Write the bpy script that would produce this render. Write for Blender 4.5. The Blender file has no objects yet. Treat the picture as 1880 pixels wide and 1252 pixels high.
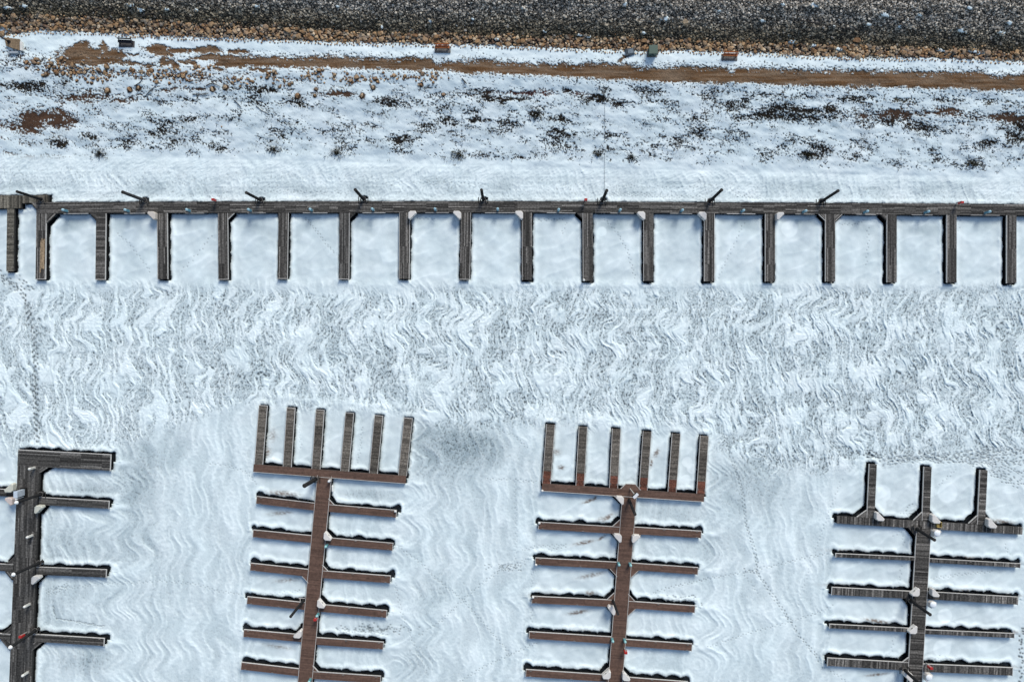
import bpy, bmesh, math, random
import numpy as np
from mathutils import Vector
random.seed(7); rng = np.random.default_rng(7)
SC = bpy.context.scene; C = SC.collection
# ------------------------------------------------------------------ camera, sky, sun, exposure
S = 0.065            # metres per photograph pixel on the lake
H = 81.5             # camera height over the lake
CX, CY = 940.0, 626.0
cam = bpy.data.cameras.new('camera'); cam.lens = 24.0; cam.sensor_width = 36; cam.clip_end = 3000
co = bpy.data.objects.new('camera', cam); C.objects.link(co); co.location = (0, 0, H); SC.camera = co
w = bpy.data.worlds.new('World'); SC.world = w; w.use_nodes = True
nt = w.node_tree; sky = nt.nodes.new('ShaderNodeTexSky'); sky.sky_type = 'NISHITA'; sky.sun_disc = False
SUN_EL, SUN_AZ = math.radians(38), math.radians(22)
sky.sun_elevation = SUN_EL; sky.sun_rotation = SUN_AZ; sky.dust_density = 1.0; sky.ozone_density = 0.0
bg = nt.nodes['Background']; bg.inputs['Strength'].default_value = 0.098
nt.links.new(sky.outputs[0], bg.inputs['Color'])
sl = bpy.data.lights.new('sun', 'SUN'); sl.energy = 2.1; sl.angle = math.radians(22); sl.color = (1, 0.985, 0.92)
so = bpy.data.objects.new('sun', sl); C.objects.link(so)
dvec = Vector((-math.sin(SUN_AZ)*math.cos(SUN_EL), -math.cos(SUN_AZ)*math.cos(SUN_EL), -math.sin(SUN_EL)))
so.rotation_euler = dvec.to_track_quat('-Z', 'Y').to_euler(); so.location = (30, 60, 90)
SC.view_settings.view_transform = 'Standard'; SC.view_settings.look = 'None'
SC.view_settings.exposure = 0.50; SC.view_settings.gamma = 1

# ------------------------------------------------------------------ helpers
def zb(px, py):
    """height of the shore bank over the lake at a place given in photograph pixels"""
    q = np.asarray(py, float) - 0.024*(np.asarray(px, float) - 940)
    return np.interp(q, [-600, -100, 0, 62, 85, 110, 140, 165, 230, 285, 305, 330],
                        [9.0, 6.4, 4.6, 2.9, 2.55, 2.45, 2.3, 1.9, 1.0, .28, .05, 0])
def P(px, py, z=0.0):
    k = S*(H - z)/H
    return Vector(((px - CX)*k, -(py - CY)*k, z))
def tag(o, label=None, cat=None, group=None, kind=None):
    if label: o['label'] = label
    if cat: o['category'] = cat
    if group: o['group'] = group
    if kind: o['kind'] = kind
    return o
def thing(name, loc, label, cat, group=None):
    o = bpy.data.objects.new(name, None); o.empty_display_size = .3; C.objects.link(o); o.location = loc
    return tag(o, label, cat, group)
ICO = {}
def ico(n):
    if n not in ICO:
        bm = bmesh.new(); bmesh.ops.create_icosphere(bm, subdivisions=n, radius=1)
        ICO[n] = (np.array([v.co[:] for v in bm.verts]), np.array([[v.index for v in f.verts] for f in bm.faces])); bm.free()
    return ICO[n]
class MB:
    """collects boxes, prisms and tubes and links them as ONE mesh object"""
    def __init__(s): s.v = []; s.f = []; s.c = []
    def add(s, vs, fs, col=(1, 1, 1)):
        b = len(s.v); s.v += [tuple(v) for v in vs]; s.f += [tuple(i + b for i in f) for f in fs]
        s.c += [(col[0], col[1], col[2], 1)]*len(vs)
    def box(s, c, ux, uy, hx, hy, z0, z1, col=(1, 1, 1)):
        """c centre (xy), ux/uy horizontal unit vectors, half sizes"""
        q = [c + ux*a*hx + uy*b*hy for a, b in ((-1, -1), (1, -1), (1, 1), (-1, 1))]
        s.prism(q, z0, z1, col)
    def prism(s, poly, z0, z1, col=(1, 1, 1), inset=0.0):
        n = len(poly); ar = sum(poly[i][0]*poly[(i+1) % n][1] - poly[(i+1) % n][0]*poly[i][1] for i in range(n))
        poly = list(poly) if ar > 0 else list(poly)[::-1]
        cx = sum(p[0] for p in poly)/n; cy = sum(p[1] for p in poly)/n
        top = [(p[0] + (cx - p[0])*inset, p[1] + (cy - p[1])*inset, z1) for p in poly]
        s.add([(p[0], p[1], z0) for p in poly] + top,
              [tuple(range(n))[::-1], tuple(range(n, 2*n))] + [(i, (i+1) % n, n + (i+1) % n, n + i) for i in range(n)], col)
    def tube(s, p0, p1, r0, r1=None, n=10, col=(1, 1, 1)):
        r1 = r0 if r1 is None else r1; p0 = Vector(p0); p1 = Vector(p1); d = (p1 - p0).normalized()
        a = d.orthogonal().normalized(); b = d.cross(a)
        vs = [p + (a*math.cos(t) + b*math.sin(t))*r for p, r in ((p0, r0), (p1, r1)) for t in [2*math.pi*i/n for i in range(n)]]
        s.add(vs, [tuple(range(n))[::-1], tuple(range(n, 2*n))] + [(i, (i+1) % n, n + (i+1) % n, n + i) for i in range(n)], col)
    def build(s, name, m, parent=None, bevel=0, smooth=False):
        loc = Vector((0, 0, 0)); p = parent
        while p is not None: loc += p.location; p = p.parent
        me = bpy.data.meshes.new(name)
        me.from_pydata([(v[0]-loc.x, v[1]-loc.y, v[2]-loc.z) for v in s.v], [], s.f)
        a = me.color_attributes.new('Col', 'FLOAT_COLOR', 'POINT'); a.data.foreach_set('color', np.array(s.c, 'f').ravel())
        me.materials.append(m); me.update()
        o = bpy.data.objects.new(name, me); C.objects.link(o)
        if parent: o.parent = parent
        if bevel:
            b = o.modifiers.new('bevel', 'BEVEL'); b.width = bevel; b.segments = 2; b.limit_method = 'ANGLE'
        if smooth:
            for pl in me.polygons: pl.use_smooth = True
        return o
    def build_thing(s, name, m, label, cat, group=None, bevel=0, smooth=False, loc=None):
        """a thing that is one mesh: origin at its base"""
        v = np.array(s.v); loc = Vector((v[:, 0].mean(), v[:, 1].mean(), v[:, 2].min())) if loc is None else loc
        s.v = [tuple(Vector(q) - loc) for q in s.v]
        o = s.build(name, m, None, bevel, smooth); o.location = loc
        return tag(o, label, cat, group)

# ------------------------------------------------------------------ materials
class Nodes:
    def __init__(s, name, rough=.8, spec=.3):
        s.m = bpy.data.materials.new(name); s.m.use_nodes = True; s.t = s.m.node_tree; s.b = s.t.nodes['Principled BSDF']
        s.b.inputs['Roughness'].default_value = rough; s.b.inputs['Specular IOR Level'].default_value = spec
    def n(s, typ, **kw):
        nd = s.t.nodes.new(typ)
        for k, v in kw.items(): setattr(nd, k, v)
        return nd
    def l(s, a, b): s.t.links.new(a, b)
    def coord(s): return s.n('ShaderNodeTexCoord').outputs['Object']
    def noise(s, scale, detail=4, vec=None, rough=.55):
        nd = s.n('ShaderNodeTexNoise'); nd.inputs['Scale'].default_value = scale; nd.inputs['Detail'].default_value = detail
        nd.inputs['Roughness'].default_value = rough; s.l(vec or s.coord(), nd.inputs['Vector']); return nd.outputs['Fac']
    def ramp(s, f, stops):
        r = s.n('ShaderNodeValToRGB'); e = r.color_ramp.elements
        while len(e) < len(stops): e.new(.5)
        for q, (p, c) in zip(e, stops): q.position = p; q.color = (*c, 1) if len(c) == 3 else c
        s.l(f, r.inputs[0]); return r.outputs[0]
    def mix(s, f, a, b, mode='MIX'):
        x = s.n('ShaderNodeMix', data_type='RGBA', blend_type=mode)
        for i, q in ((0, f), (6, a), (7, b)):
            if isinstance(q, (int, float)): x.inputs[i].default_value = q
            elif isinstance(q, tuple): x.inputs[i].default_value = (*q, 1)
            else: s.l(q, x.inputs[i])
        return x.outputs[2]
    def math(s, op, a, b=0.0):
        x = s.n('ShaderNodeMath', operation=op)
        for i, q in ((0, a), (1, b)):
            if isinstance(q, (int, float)): x.inputs[i].default_value = q
            else: s.l(q, x.inputs[i])
        return x.outputs[0]
    def attr(s, name):
        a = s.n('ShaderNodeAttribute', attribute_name=name); return a
    def col(s, c): s.l(c, s.b.inputs['Base Color'])
    def bump(s, h, strength=.3, dist=.05):
        b = s.n('ShaderNodeBump'); b.inputs['Strength'].default_value = strength; b.inputs['Distance'].default_value = dist
        s.l(h, b.inputs['Height']); s.l(b.outputs[0], s.b.inputs['Normal'])
def m_attr(name, rough=.8, spec=.25, lo=.7, hi=1.3, scale=6., bump=.2, detail=5):
    k = Nodes(name, rough, spec); nz = k.noise(scale, detail)
    g = k.ramp(nz, [(.3, (lo,)*3), (.7, (hi,)*3)])
    k.col(k.mix(1.0, k.attr('Col').outputs['Color'], g, 'MULTIPLY')); k.bump(nz, bump, .02); return k.m
M_WOOD = m_attr('weathered_wood', .85, .2, .45, 1.5, 5.0)
M_COMP = m_attr('brown_decking', .7, .25, .75, 1.22, 4.0)
M_TRIM = m_attr('pale_vinyl', .55, .4, .8, 1.05, 3.0, .05)
M_DARK = m_attr('dark_steel', .85, .12, .6, 1.3, 3.0, .1)
M_WHITE = m_attr('white_fibreglass', .4, .45, .86, 1.04, 5.0, .03)
M_PAINT = m_attr('painted_metal', .45, .5, .85, 1.1, 4.0, .03)
M_CONC = m_attr('concrete', .9, .2, .6, 1.3, 4.0, .25)
M_STONE = m_attr('rubble_stone', .9, .2, .6, 1.35, 5.0, .4)
M_GRASS = m_attr('dry_grass', .9, .1, .6, 1.4, 3.0, 0)
def m_rock(name, stops):
    k = Nodes(name, .9, .2); oi = k.n('ShaderNodeObjectInfo'); nz = k.noise(2.6, 6)
    c = k.ramp(oi.outputs['Random'], stops); c = k.mix(1.0, c, k.ramp(nz, [(.28, (.5,)*3), (.72, (1.35,)*3)]), 'MULTIPLY')
    k.col(c); k.bump(nz, .5, .08); return k.m
M_TAN = m_rock('tan_stone', [(0, (.24, .13, .065)), (.3, (.36, .22, .115)), (.55, (.42, .28, .16)), (.8, (.3, .2, .13)), (1, (.5, .37, .24))])
M_GREY = m_rock('grey_stone', [(0, (.11, .098, .08)), (.5, (.22, .2, .17)), (1, (.42, .385, .335))])
def m_ground():
    k = Nodes('snowy_ground', .85, .2)
    a = k.attr('Mask'); sp = k.n('ShaderNodeSeparateColor'); k.l(a.outputs['Color'], sp.inputs[0])
    cover, soil, dark = sp.outputs[0], sp.outputs[1], sp.outputs[2]; silt = a.outputs['Alpha']
    n1 = k.noise(9, 5); n2 = k.noise(1.3, 4); n3 = k.noise(.25, 3)
    ice = k.mix(k.ramp(n2, [(.35, (0, 0, 0)), (.65, (1, 1, 1))]), (.345, .425, .45), (.43, .515, .54))
    snow = k.mix(k.ramp(n3, [(.35, (0, 0, 0)), (.65, (1, 1, 1))]), (.775, .875, .885), (.84, .918, .92))
    c = k.mix(cover, ice, snow)
    c = k.mix(silt, c, (.17, .12, .09))
    c = k.mix(dark, c, (.045, .055, .062))
    sc = k.attr('Soil').outputs['Color']
    sc = k.mix(1.0, sc, k.ramp(n1, [(.3, (.55,)*3), (.7, (1.5,)*3)]), 'MULTIPLY')
    c = k.mix(soil, c, sc); k.col(c)
    k.bump(n1, .12, .04); return k.m
M_GROUND = m_ground()
def m_water():
    k = Nodes('dark_water', .25, .4); nz = k.noise(2, 4)
    k.col(k.ramp(nz, [(.3, (.006, .008, .01)), (.7, (.02, .024, .028))])); return k.m
M_WATER = m_water()

# ------------------------------------------------------------------ docks: traced in photograph pixels, built at deck height
ZD = 0.62
RECTS = []          # footprints on the ground for the melt gap: (a, b, halfwidth, gap)
def vcol(v, warm=(1, .93, .86)): return (v*warm[0], v*warm[1], v*warm[2])
def pal(kind):
    r = random.random()
    if kind == 'gray':
        v = random.choice((.05, .065, .085, .105, .135, .19)) * random.uniform(.7, 1.25); return vcol(v, (1, .92, .83))
    if kind == 'dark':
        v = random.choice((.045, .065, .08, .10, .15)) * random.uniform(.7, 1.25); return vcol(v, (1, .94, .86))
    if kind == 'old': return vcol(random.uniform(.08, .19), (1, .87, .72))
    if kind == 'brown':
        v = random.uniform(.8, 1.2); return (.132*v, .078*v, .057*v)
    if kind == 'red':
        v = random.uniform(.7, 1.25); return (.145*v, .058*v, .038*v)
    if kind == 'olive': return vcol(random.uniform(.06, .2), (1, .9, .72))
def deck(name, root, a, b, wpx, mode='long', kind='gray', parts=1, mat=None, trim='', gap=1.0, z=ZD, parent=None, board=.145, redlen=0):
    """a straight deck from pixel a to pixel b; boards run along ('long') or across ('cross'); trim: letters l r e (left, right, end)"""
    A, B = P(*a, z), P(*b, z); d = B - A; L = d.length; u = d/L; v = Vector((-u.y, u.x, 0)); wd = wpx*S*(H - z)/H; hw = wd/2
    mb = MB(); t = .045
    if mode == 'long':
        nb = max(3, round(wd/.15)); bw = wd/nb
        for i in range(nb):
            off = -hw + bw*(i + .5); cuts = [0.0]
            while cuts[-1] < L:
                cuts.append(cuts[-1] + (parts if parts > 1 else L)*random.choice((1, 1, .5) if parts > 1 else (1,)))
            for c0, c1 in zip(cuts[:-1], cuts[1:]):
                c1 = min(c1, L)
                if c1 - c0 < .05: continue
                mb.box(A + u*((c0 + c1)/2) + v*off, u, v, (c1 - c0)/2 - .006, bw/2 - .009, z - t, z + random.uniform(-.004, .004), pal(kind))
    else:
        nb = max(2, round(L/board)); bw = L/nb; run = 1.0
        for i in range(nb):
            if random.random() < .06: run = random.uniform(.6, 1.35)
            kk = 'red' if (redlen and L - (i + .5)*bw < redlen) else kind
            cc = pal(kk); cc = tuple(q*run for q in cc) if kk != 'brown' else cc
            mb.box(A + u*(bw*(i + .5)), u, v, bw/2 - .010, hw, z - t, z + random.uniform(-.004, .004), cc)
    mid = A + u*(L/2)
    for sgn in (-1, 1):      # side beams under the boards
        mb.box(mid + v*sgn*(hw - .06), u, v, L/2 - .02, .05, z - .32, z - t - .004, vcol(.035))
    mb.box(A + u*(L - .08), u, v, .05, hw - .13, z - .32, z - t - .004, vcol(.03))
    mb.box(mid, u, v, L/2 - .2, hw - .13, z - .12, z - t - .006, vcol(.012))
    par = parent or root
    o = mb.build(name, mat or (M_COMP if kind in ('brown', 'red') else M_WOOD), par)
    fl = MB(); fl.box(mid, u, v, L/2 - .15, hw - .16, -.25, z - .325, vcol(.018, (1, 1, 1)))
    fl.build('float', M_DARK, o)
    if trim:
        tr = MB(); tw = .05
        for ch in trim:
            col = vcol(random.uniform(.5, .62), (1, .95, .88))
            if ch == 'l': tr.box(mid + v*(hw + .028), u, v, L/2, .026, z - .13, z + .016, col)
            if ch == 'r': tr.box(mid - v*(hw + .028), u, v, L/2, .026, z - .13, z + .016, col)
            if ch == 'e': tr.box(B + u*.028, u, v, .026, hw + .056, z - .13, z + .016, col)
        tr.build('edge_trim', M_TRIM, o)
    if name == 'finger':
        for f0, sg in ((L - .5, 1), (L*.45, 1), (L - .5, -1)):
            cl = MB(); q = A + u*f0 + v*sg*(hw - .09); cl.box(q, u, v, .05, .03, z + .005, z + .05, vcol(.2)); cl.box(q, u, v, .14, .022, z + .051, z + .085, vcol(.22)); cl.build('cleat', M_DARK, o)
    k = (H - z)/H
    RECTS.append(((CX + (a[0]-CX)*k, CY + (a[1]-CY)*k), (CX + (b[0]-CX)*k, CY + (b[1]-CY)*k), wpx/2*k, gap))
    return o
def gusset(root, pts, kind, trim=True, z=ZD):
    """triangular corner deck: pts[0] is the inner corner, the other two are the ends of its slanted edge"""
    q = [P(*p, z) for p in pts]; mb = MB()
    n = 5
    for i in range(n):
        f0, f1 = i/n + .01, (i + 1)/n - .01
        p = [q[0].lerp(q[1], f0), q[0].lerp(q[1], f1), q[0].lerp(q[2], f1), q[0].lerp(q[2], f0)]
        if i == 0: p = [q[0], q[0].lerp(q[1], f1), q[0].lerp(q[2], f1)]
        mb.prism(p, z - .055, z - .008, pal(kind))
    d = (q[2] - q[1]); L = d.length; d /= L; nrm = Vector((-d.y, d.x, 0)); m = (q[1] + q[2])/2
    if nrm.dot(q[0] - m) > 0: nrm = -nrm
    mb.box(m - nrm*.05, d, nrm, L/2 - .05, .04, z - .3, z - .06, vcol(.03))
    o = mb.build('gusset', M_COMP if kind in ('brown', 'red') else M_WOOD, root)
    if trim:
        t = MB(); t.box(m + nrm*.03, d, nrm, L/2 + .02, .027, z - .13, z + .014, vcol(.55, (1, .95, .88))); t.build('edge_trim', M_TRIM, o)
    k = (H - z)/H; g = [(CX + (p[0]-CX)*k, CY + (p[1]-CY)*k) for p in pts]
    mx = ((g[1][0] + g[2][0])/2, (g[1][1] + g[2][1])/2)
    RECTS.append((g[1], g[2], 3.0, .6)); RECTS.append((g[0], mx, 3.0, .6))
    return o
def lerp2(a, b, t): return (a[0] + (b[0]-a[0])*t, a[1] + (b[1]-a[1])*t)
def seg_at(line, y):
    (x0, y0), (x1, y1) = line; return x0 + (x1 - x0)*(y - y0)/(y1 - y0)

EXTRAS = []
# --- the long dock along the shore
longd = thing('floating_dock', P(940, 381, 0), 'long grey wooden dock with seventeen fingers running beside the snowy shore', 'dock')
wl = [(66, 381.7), (300, 380.5), (620, 380), (950, 379.8), (1280, 381.5), (1580, 383.3), (2040, 386.4)]
for a, b in zip(wl[:-1], wl[1:]):
    deck('walkway', longd, a, b, 20.5, 'long', 'gray', 2.62, trim='', gap=.35)
FA = [((75, 392), (73.5, 512)), ((185, 391.5), (183.5, 513)), ((297.5, 391), (298.5, 512.5)), ((408.5, 391), (409.5, 512.5)),
      ((520, 390.5), (518, 511)), ((632, 390.5), (631, 512)), ((743, 390.2), (742, 512)), ((855, 390.2), (853, 512.5)),
      ((968, 390.2), (968, 514)), ((1079.5, 390.8), (1080, 516)), ((1191, 391.2), (1191, 516)), ((1302.5, 391.8), (1302.5, 516.5)),
      ((1414.5, 392.5), (1414.5, 517)), ((1525, 393), (1525, 517)), ((1638, 393.8), (1638, 518.5)), ((1748, 394.4), (1748, 519)), ((1858, 395), (1858, 520))]
for i, (a, b) in enumerate(FA):
    tr = 'le' if i < 8 else 'r'
    if i in (6, 11, 2): tr = 'lr'
    deck('finger', longd, (a[0], a[1] + .35), b, 17.6, 'cross' if i == 1 else 'long', 'gray' if i != 5 else 'dark', 4.0, trim=tr, gap=1.0)
    if i < 16:      # pale rail along the slip side of the walkway
        t = MB(); p0 = P(a[0] + 30 + random.random()*18, a[1] + .55, ZD); p1 = P(FA[i+1][0][0] - 22 - random.random()*14, FA[i+1][0][1] + .55, ZD); u = (p1 - p0).normalized()
        t.box((p0 + p1)/2, u, Vector((-u.y, u.x, 0)), (p1 - p0).length/2, .03, ZD - .12, ZD + .012, vcol(random.uniform(.35, .6), (1, .96, .9)))
        t.build('edge_trim', M_TRIM, longd)
def cornerA(i, side, s=15):
    a = FA[i][0]; e = a[0] + side*8.9; return ((e, a[1] + .4), (e + side*s, a[1] + .4), (e, a[1] + s))
for i, sd, tr in ((0, 1, False), (1, -1, False), (3, 1, True), (5, 1, False), (9, -1, False), (13, -1, True), (13, 1, True), (14, -1, False)):
    gusset(longd, cornerA(i, sd, 19 if i == 0 else 12), 'gray', tr)
# --- landing dock at the upper left
land = thing('landing_dock', P(20, 370, 0), 'old olive brown landing dock with one narrow finger at left frame edge', 'dock')
deck('walkway', land, (-40, 370.5), (39, 370.5), 24, 'cross', 'olive', gap=.5)
deck('walkway_extension', land, (39.6, 366.5), (88, 364.5), 14, 'cross', 'olive', gap=.4)
deck('finger', land, (19, 383), (17.5, 498), 13, 'cross', 'olive', gap=.9)
fm = MB()
for y in (402, 425, 486): fm.box(P(27.5, y, 0), Vector((1, 0, 0)), Vector((0, 1, 0)), .16, .38, .2, ZD - .08, vcol(.02))
fm.build('fender', M_DARK, land, .03)
gusset(land, ((66, 372), (56, 372), (66, 384)), 'gray', False)
# --- dock with wide grey walkway at the lower left
d1 = thing('floating_dock', P(45, 1040, 0), 'wide weathered grey dock with a broad boarded head at lower left corner', 'dock')
W1 = ((51.5, 855), (35, 1290))
deck('walkway', d1, (52, 855.3), W1[1], 40.5, 'long', 'dark', 3.1, trim='', gap=.8)
deck('head_walkway', d1, (32, 840.5), (202, 849.5), 29, 'long', 'dark', 5.0, trim='le', gap=1.1)
for (a, b, wp) in (((71, 920), (199, 927), 13.5), ((66, 1048), (194, 1053), 14), ((60, 1171), (190, 1179), 13.5)):
    deck('finger', d1, a, b, wp, 'long', 'dark', 4.2, trim='le', gap=1.0)
for (a, b, wp) in (((28, 906), (-60, 901), 12.5), ((23.5, 1043), (-60, 1038.5), 12.5), ((18.5, 1169.5), (-60, 1164), 10)):
    deck('finger', d1, a, b, wp, 'long', 'dark', 4.2, trim='r', gap=.8)
for pts in (((72.5, 855), (90, 857), (71.5, 869)), ((24, 1036), (10, 1035), (25, 1022)), ((23, 1050), (8, 1049), (22, 1066)), ((19, 1164), (2, 1163), (20, 1149)),
            ((18, 1175), (0, 1174), (17, 1194)), ((60, 1178), (76, 1180), (59, 1194)), ((66, 1055), (78, 1056), (65, 1069)), ((71, 928), (82, 929), (70, 944))):
    gusset(d1, pts, 'dark', False)
# --- brown dock left of centre
def comb_dock(root, head, wl, ups, lefts, rights, wu, kinds, ww=25, hw=13.5, ukind='old', redlen=0):
    hk, wk, fk = kinds
    deck('head_walkway', root, head[0], head[1], hw, 'long' if hk == 'brown' else 'cross', hk, 3.0, trim='r' if hk == 'brown' else '', gap=.9)
    deck('walkway', root, wl[0], wl[1], ww, 'cross', wk, trim='lr', gap=.8)
    for (a, b) in ups:
        deck('finger', root, b, a, wu, 'cross', ukind, trim='rle' if hk == 'brown' else 'l', gap=.55 if hk == 'brown' else .9) if not redlen else \
            deck('finger', root, a, b, wu, 'cross', ukind, trim='lr', gap=.7, redlen=redlen)
    for (a, b, wp) in lefts + rights:
        isl = b[0] < a[0]
        deck('finger', root, a, b, wp, 'long' if fk == 'brown' else 'cross', fk, 3.5, trim=('r' if isl else 'l') + 'e', gap=1.25)
d2 = thing('floating_dock', P(590, 1000, 0), 'brown decked dock with six grey boarded fingers on its head, left of centre', 'dock')
W2 = ((595.5, 873.3), (556, 1290))
def wx(W, y, side, ww=25): return seg_at(W, y) + side*ww/2
def fing(W, y0, end, wp, side, ww=25): return ((wx(W, y0, side, ww) + side*.6, y0), end, wp)
comb_dock(d2, ((465, 859), (745, 880.5)), W2,
    [((483, 745), (474.5, 852.5)), ((534, 749), (527, 857)), ((587.5, 753), (579.8, 861)), ((641.8, 758.5), (632.5, 865)), ((695.2, 763.5), (685.3, 869)), ((749.5, 768), (738.8, 873))],
    [fing(W2, y0, e, 13, -1) for y0, e in ((930.5, (471, 918)), (990, (464.7, 979.5)), (1052, (460, 1040.5)), (1113, (454, 1102)), (1172, (447.5, 1162.5)), (1234.5, (443, 1222.5)))],
    [fing(W2, y0, e, 13, 1) for y0, e in ((933, (727, 943.5)), (993.5, (720.5, 1004)), (1054.5, (716, 1064)), (1116, (709, 1127.5)), (1177, (703, 1185.5)), (1239.5, (698, 1248)))],
    14.2, ('brown', 'brown', 'brown'))
def gus(W, y, side, up, s, root, kind, trim=True, ww=25, lift=6.5):
    """corner deck between walkway W and the finger whose middle meets it at y; up=-1 above the finger, 1 below it"""
    x = wx(W, y, side, ww); yy = y + up*lift
    gusset(root, ((x, yy), (x + side*s, yy + side*s*.09), (x + up*s*-.09*0, yy + up*s)), kind, trim)
gus(W2, 933, 1, -1, 11, d2, 'brown'); gus(W2, 1054.5, 1, -1, 11, d2, 'brown'); gus(W2, 1239.5, 1, -1, 11, d2, 'brown'); gus(W2, 1052, -1, 1, 11, d2, 'brown')
gus(W2, 993.5, 1, -1, 12, d2, 'brown'); gus(W2, 1116, 1, -1, 12, d2, 'brown'); gus(W2, 1172, -1, -1, 12, d2, 'brown')
# --- brown dock right of centre
d3 = thing('floating_dock', P(1145, 1000, 0), 'brown decked dock with reddish finger roots and a hexagonal landing, right of centre', 'dock')
W3 = ((1155.5, 911.5), (1127, 1290))
comb_dock(d3, ((995, 894), (1293, 914)), W3,
    [((1011.2, 779), (1003.2, 887.5)), ((1070.8, 783), (1064.8, 891.5)), ((1132, 787), (1126.5, 896)), ((1188.5, 792), (1181, 899.5)), ((1241.8, 796), (1234, 903)), ((1293.5, 800), (1286.8, 906.3))],
    [fing(W3, y0, e, 12.5, -1) for y0, e in ((974, (989, 965)), (1038.5, (983.5, 1030.5)), (1108, (977, 1101)), (1175.5, (972, 1166)), (1245.5, (966, 1235.5)))],
    [fing(W3, y0, e, 12.5, 1) for y0, e in ((974, (1287, 981.5)), (1040, (1281, 1048.5)), (1110, (1275.5, 1118.5)), (1180, (1270, 1188.5)), (1249, (1262, 1258)))],
    14.2, ('brown', 'brown', 'brown'), redlen=1.5)
for y, sd, up in ((974, -1, -1), (1038.5, -1, 1), (1108, -1, -1), (1040, 1, 1), (1110, 1, -1), (1110, 1, 1), (974, -1, 1), (974, 1, 1), (1108, -1, 1), (1245.5, -1, -1), (1249, 1, -1)):
    gus(W3, y, sd, up, 13, d3, 'brown')
gusset(d3, ((1141.5, 911), (1128, 910), (1141, 924)), 'brown')
hx = MB(); hp = [P(*p, ZD) for p in ((1140, 897.3), (1149.5, 888.5), (1166.5, 889.5), (1176, 899.7))]
hx.prism(hp, ZD - .3, ZD - .008, pal('brown')); ho = hx.build('hexagonal_landing', M_COMP, d3)
ht = MB()
for p, q in zip(hp[:-1], hp[1:]):
    dd = (q - p); L = dd.length; dd /= L; nn = Vector((-dd.y, dd.x, 0)); ht.box((p + q)/2 + nn*.03, dd, nn, L/2 + .02, .027, ZD - .13, ZD + .014, vcol(.58, (1, .95, .88)))
ht.build('edge_trim', M_TRIM, ho)
# --- grey dock at the lower right
d4 = thing('floating_dock', P(1690, 1050, 0), 'grey cross boarded dock with alternating wide and thin fingers at lower right', 'dock')
W4 = ((1696.5, 970), (1677.5, 1290))
comb_dock(d4, ((1537, 954), (1878, 974.5)), W4,
    [((1603.5, 852), (1599, 950.6)), ((1704, 857), (1700.3, 956.4)), ((1807, 863), (1802, 962.6))],
    [fing(W4, y0, e, wp, -1, 25.5) for y0, e, wp in ((1026, (1535, 1019.5), 6.5), (1092.5, (1528, 1085), 13.5), (1157, (1524, 1149.5), 7), (1223.5, (1520, 1215), 14))],
    [fing(W4, y0, e, wp, 1, 25.5) for y0, e, wp in ((1029, (1873, 1038.5), 7), (1093, (1869, 1103), 13.5), (1160, (1862, 1167), 7.5), (1226, (1859, 1233), 14))],
    13.6, ('gray', 'gray', 'gray'), ww=25.5, hw=13.5, ukind='gray')
for pts, tr in ((((1592, 950), (1574, 949.3), (1592.6, 936)), True), (((1693.3, 956), (1678, 955), (1694, 940)), True), (((1795, 962), (1779, 961), (1795.8, 946)), True),
            (((1683.5, 970), (1668, 969), (1682.5, 985)), False), (((1676.5, 1100), (1664, 1099), (1675.5, 1113)), False), (((1668, 1216), (1658, 1215.5), (1669, 1207)), True),
            (((1607, 951), (1622, 952), (1607, 937)), False), (((1708, 957), (1723, 958), (1708.5, 942)), False), (((1809.5, 963), (1825, 964), (1810, 948)), False)):
    gusset(d4, pts, 'gray', tr)

# ------------------------------------------------------------------ mooring piles and their guides
def pile(base, tip, label, r=.17, cap=None, zt=4.6, guide=None, col=.02, zbase=-.6):
    b = P(*base, .62); t = P(*tip, zt); d = (t - b)/(zt - .62); b0 = b + d*(zbase - .62)
    root = thing('mooring_pile', (b0.x, b0.y, b0.z), label, 'mooring pile', 'steel piles holding the docks')
    m = MB(); m.tube(b0, t, r, r*.96, 14, vcol(col, (1, .98, 1.0))); m.build('pole', M_DARK, root, smooth=False)
    c = MB()
    if cap: c.tube(t, t + Vector((0, 0, .12)), r*1.35, r*1.1, 14, (.8, .8, .78)); c.tube(t + Vector((0, 0, .12)), t + Vector((0, 0, .3)), r*1.1, r*.2, 14, (.8, .8, .78)); c.build('white_cap', M_WHITE, root)
    else: c.tube(t, t + Vector((0, 0, .05)), r*1.08, r*.9, 14, vcol(.035)); c.build('cap', M_DARK, root)
    if guide is not None:
        g = MB(); q = b + d*.1; n = 10; R = r + .12
        for i in range(n):
            a0, a1 = 2*math.pi*i/n, 2*math.pi*(i+1)/n
            g.tube(q + Vector((math.cos(a0)*R, math.sin(a0)*R, 0)), q + Vector((math.cos(a1)*R, math.sin(a1)*R, 0)), .05, None, 6, vcol(.12))
        for sgn in (-1, 1):
            g.tube(q + Vector((sgn*R, 0, 0)), q + Vector((sgn*.42, -.45 if guide_dir(base) else .45, 0)), .06, None, 6, vcol(.06))
            g.tube(q + Vector((sgn*.55, .3, -.05)), q + Vector((sgn*.55, -.4, -.05)), .05, None, 6, vcol(.035))
        g.build('pile_guide', M_DARK, guide)
def guide_dir(b): return b[1] < 420
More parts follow.
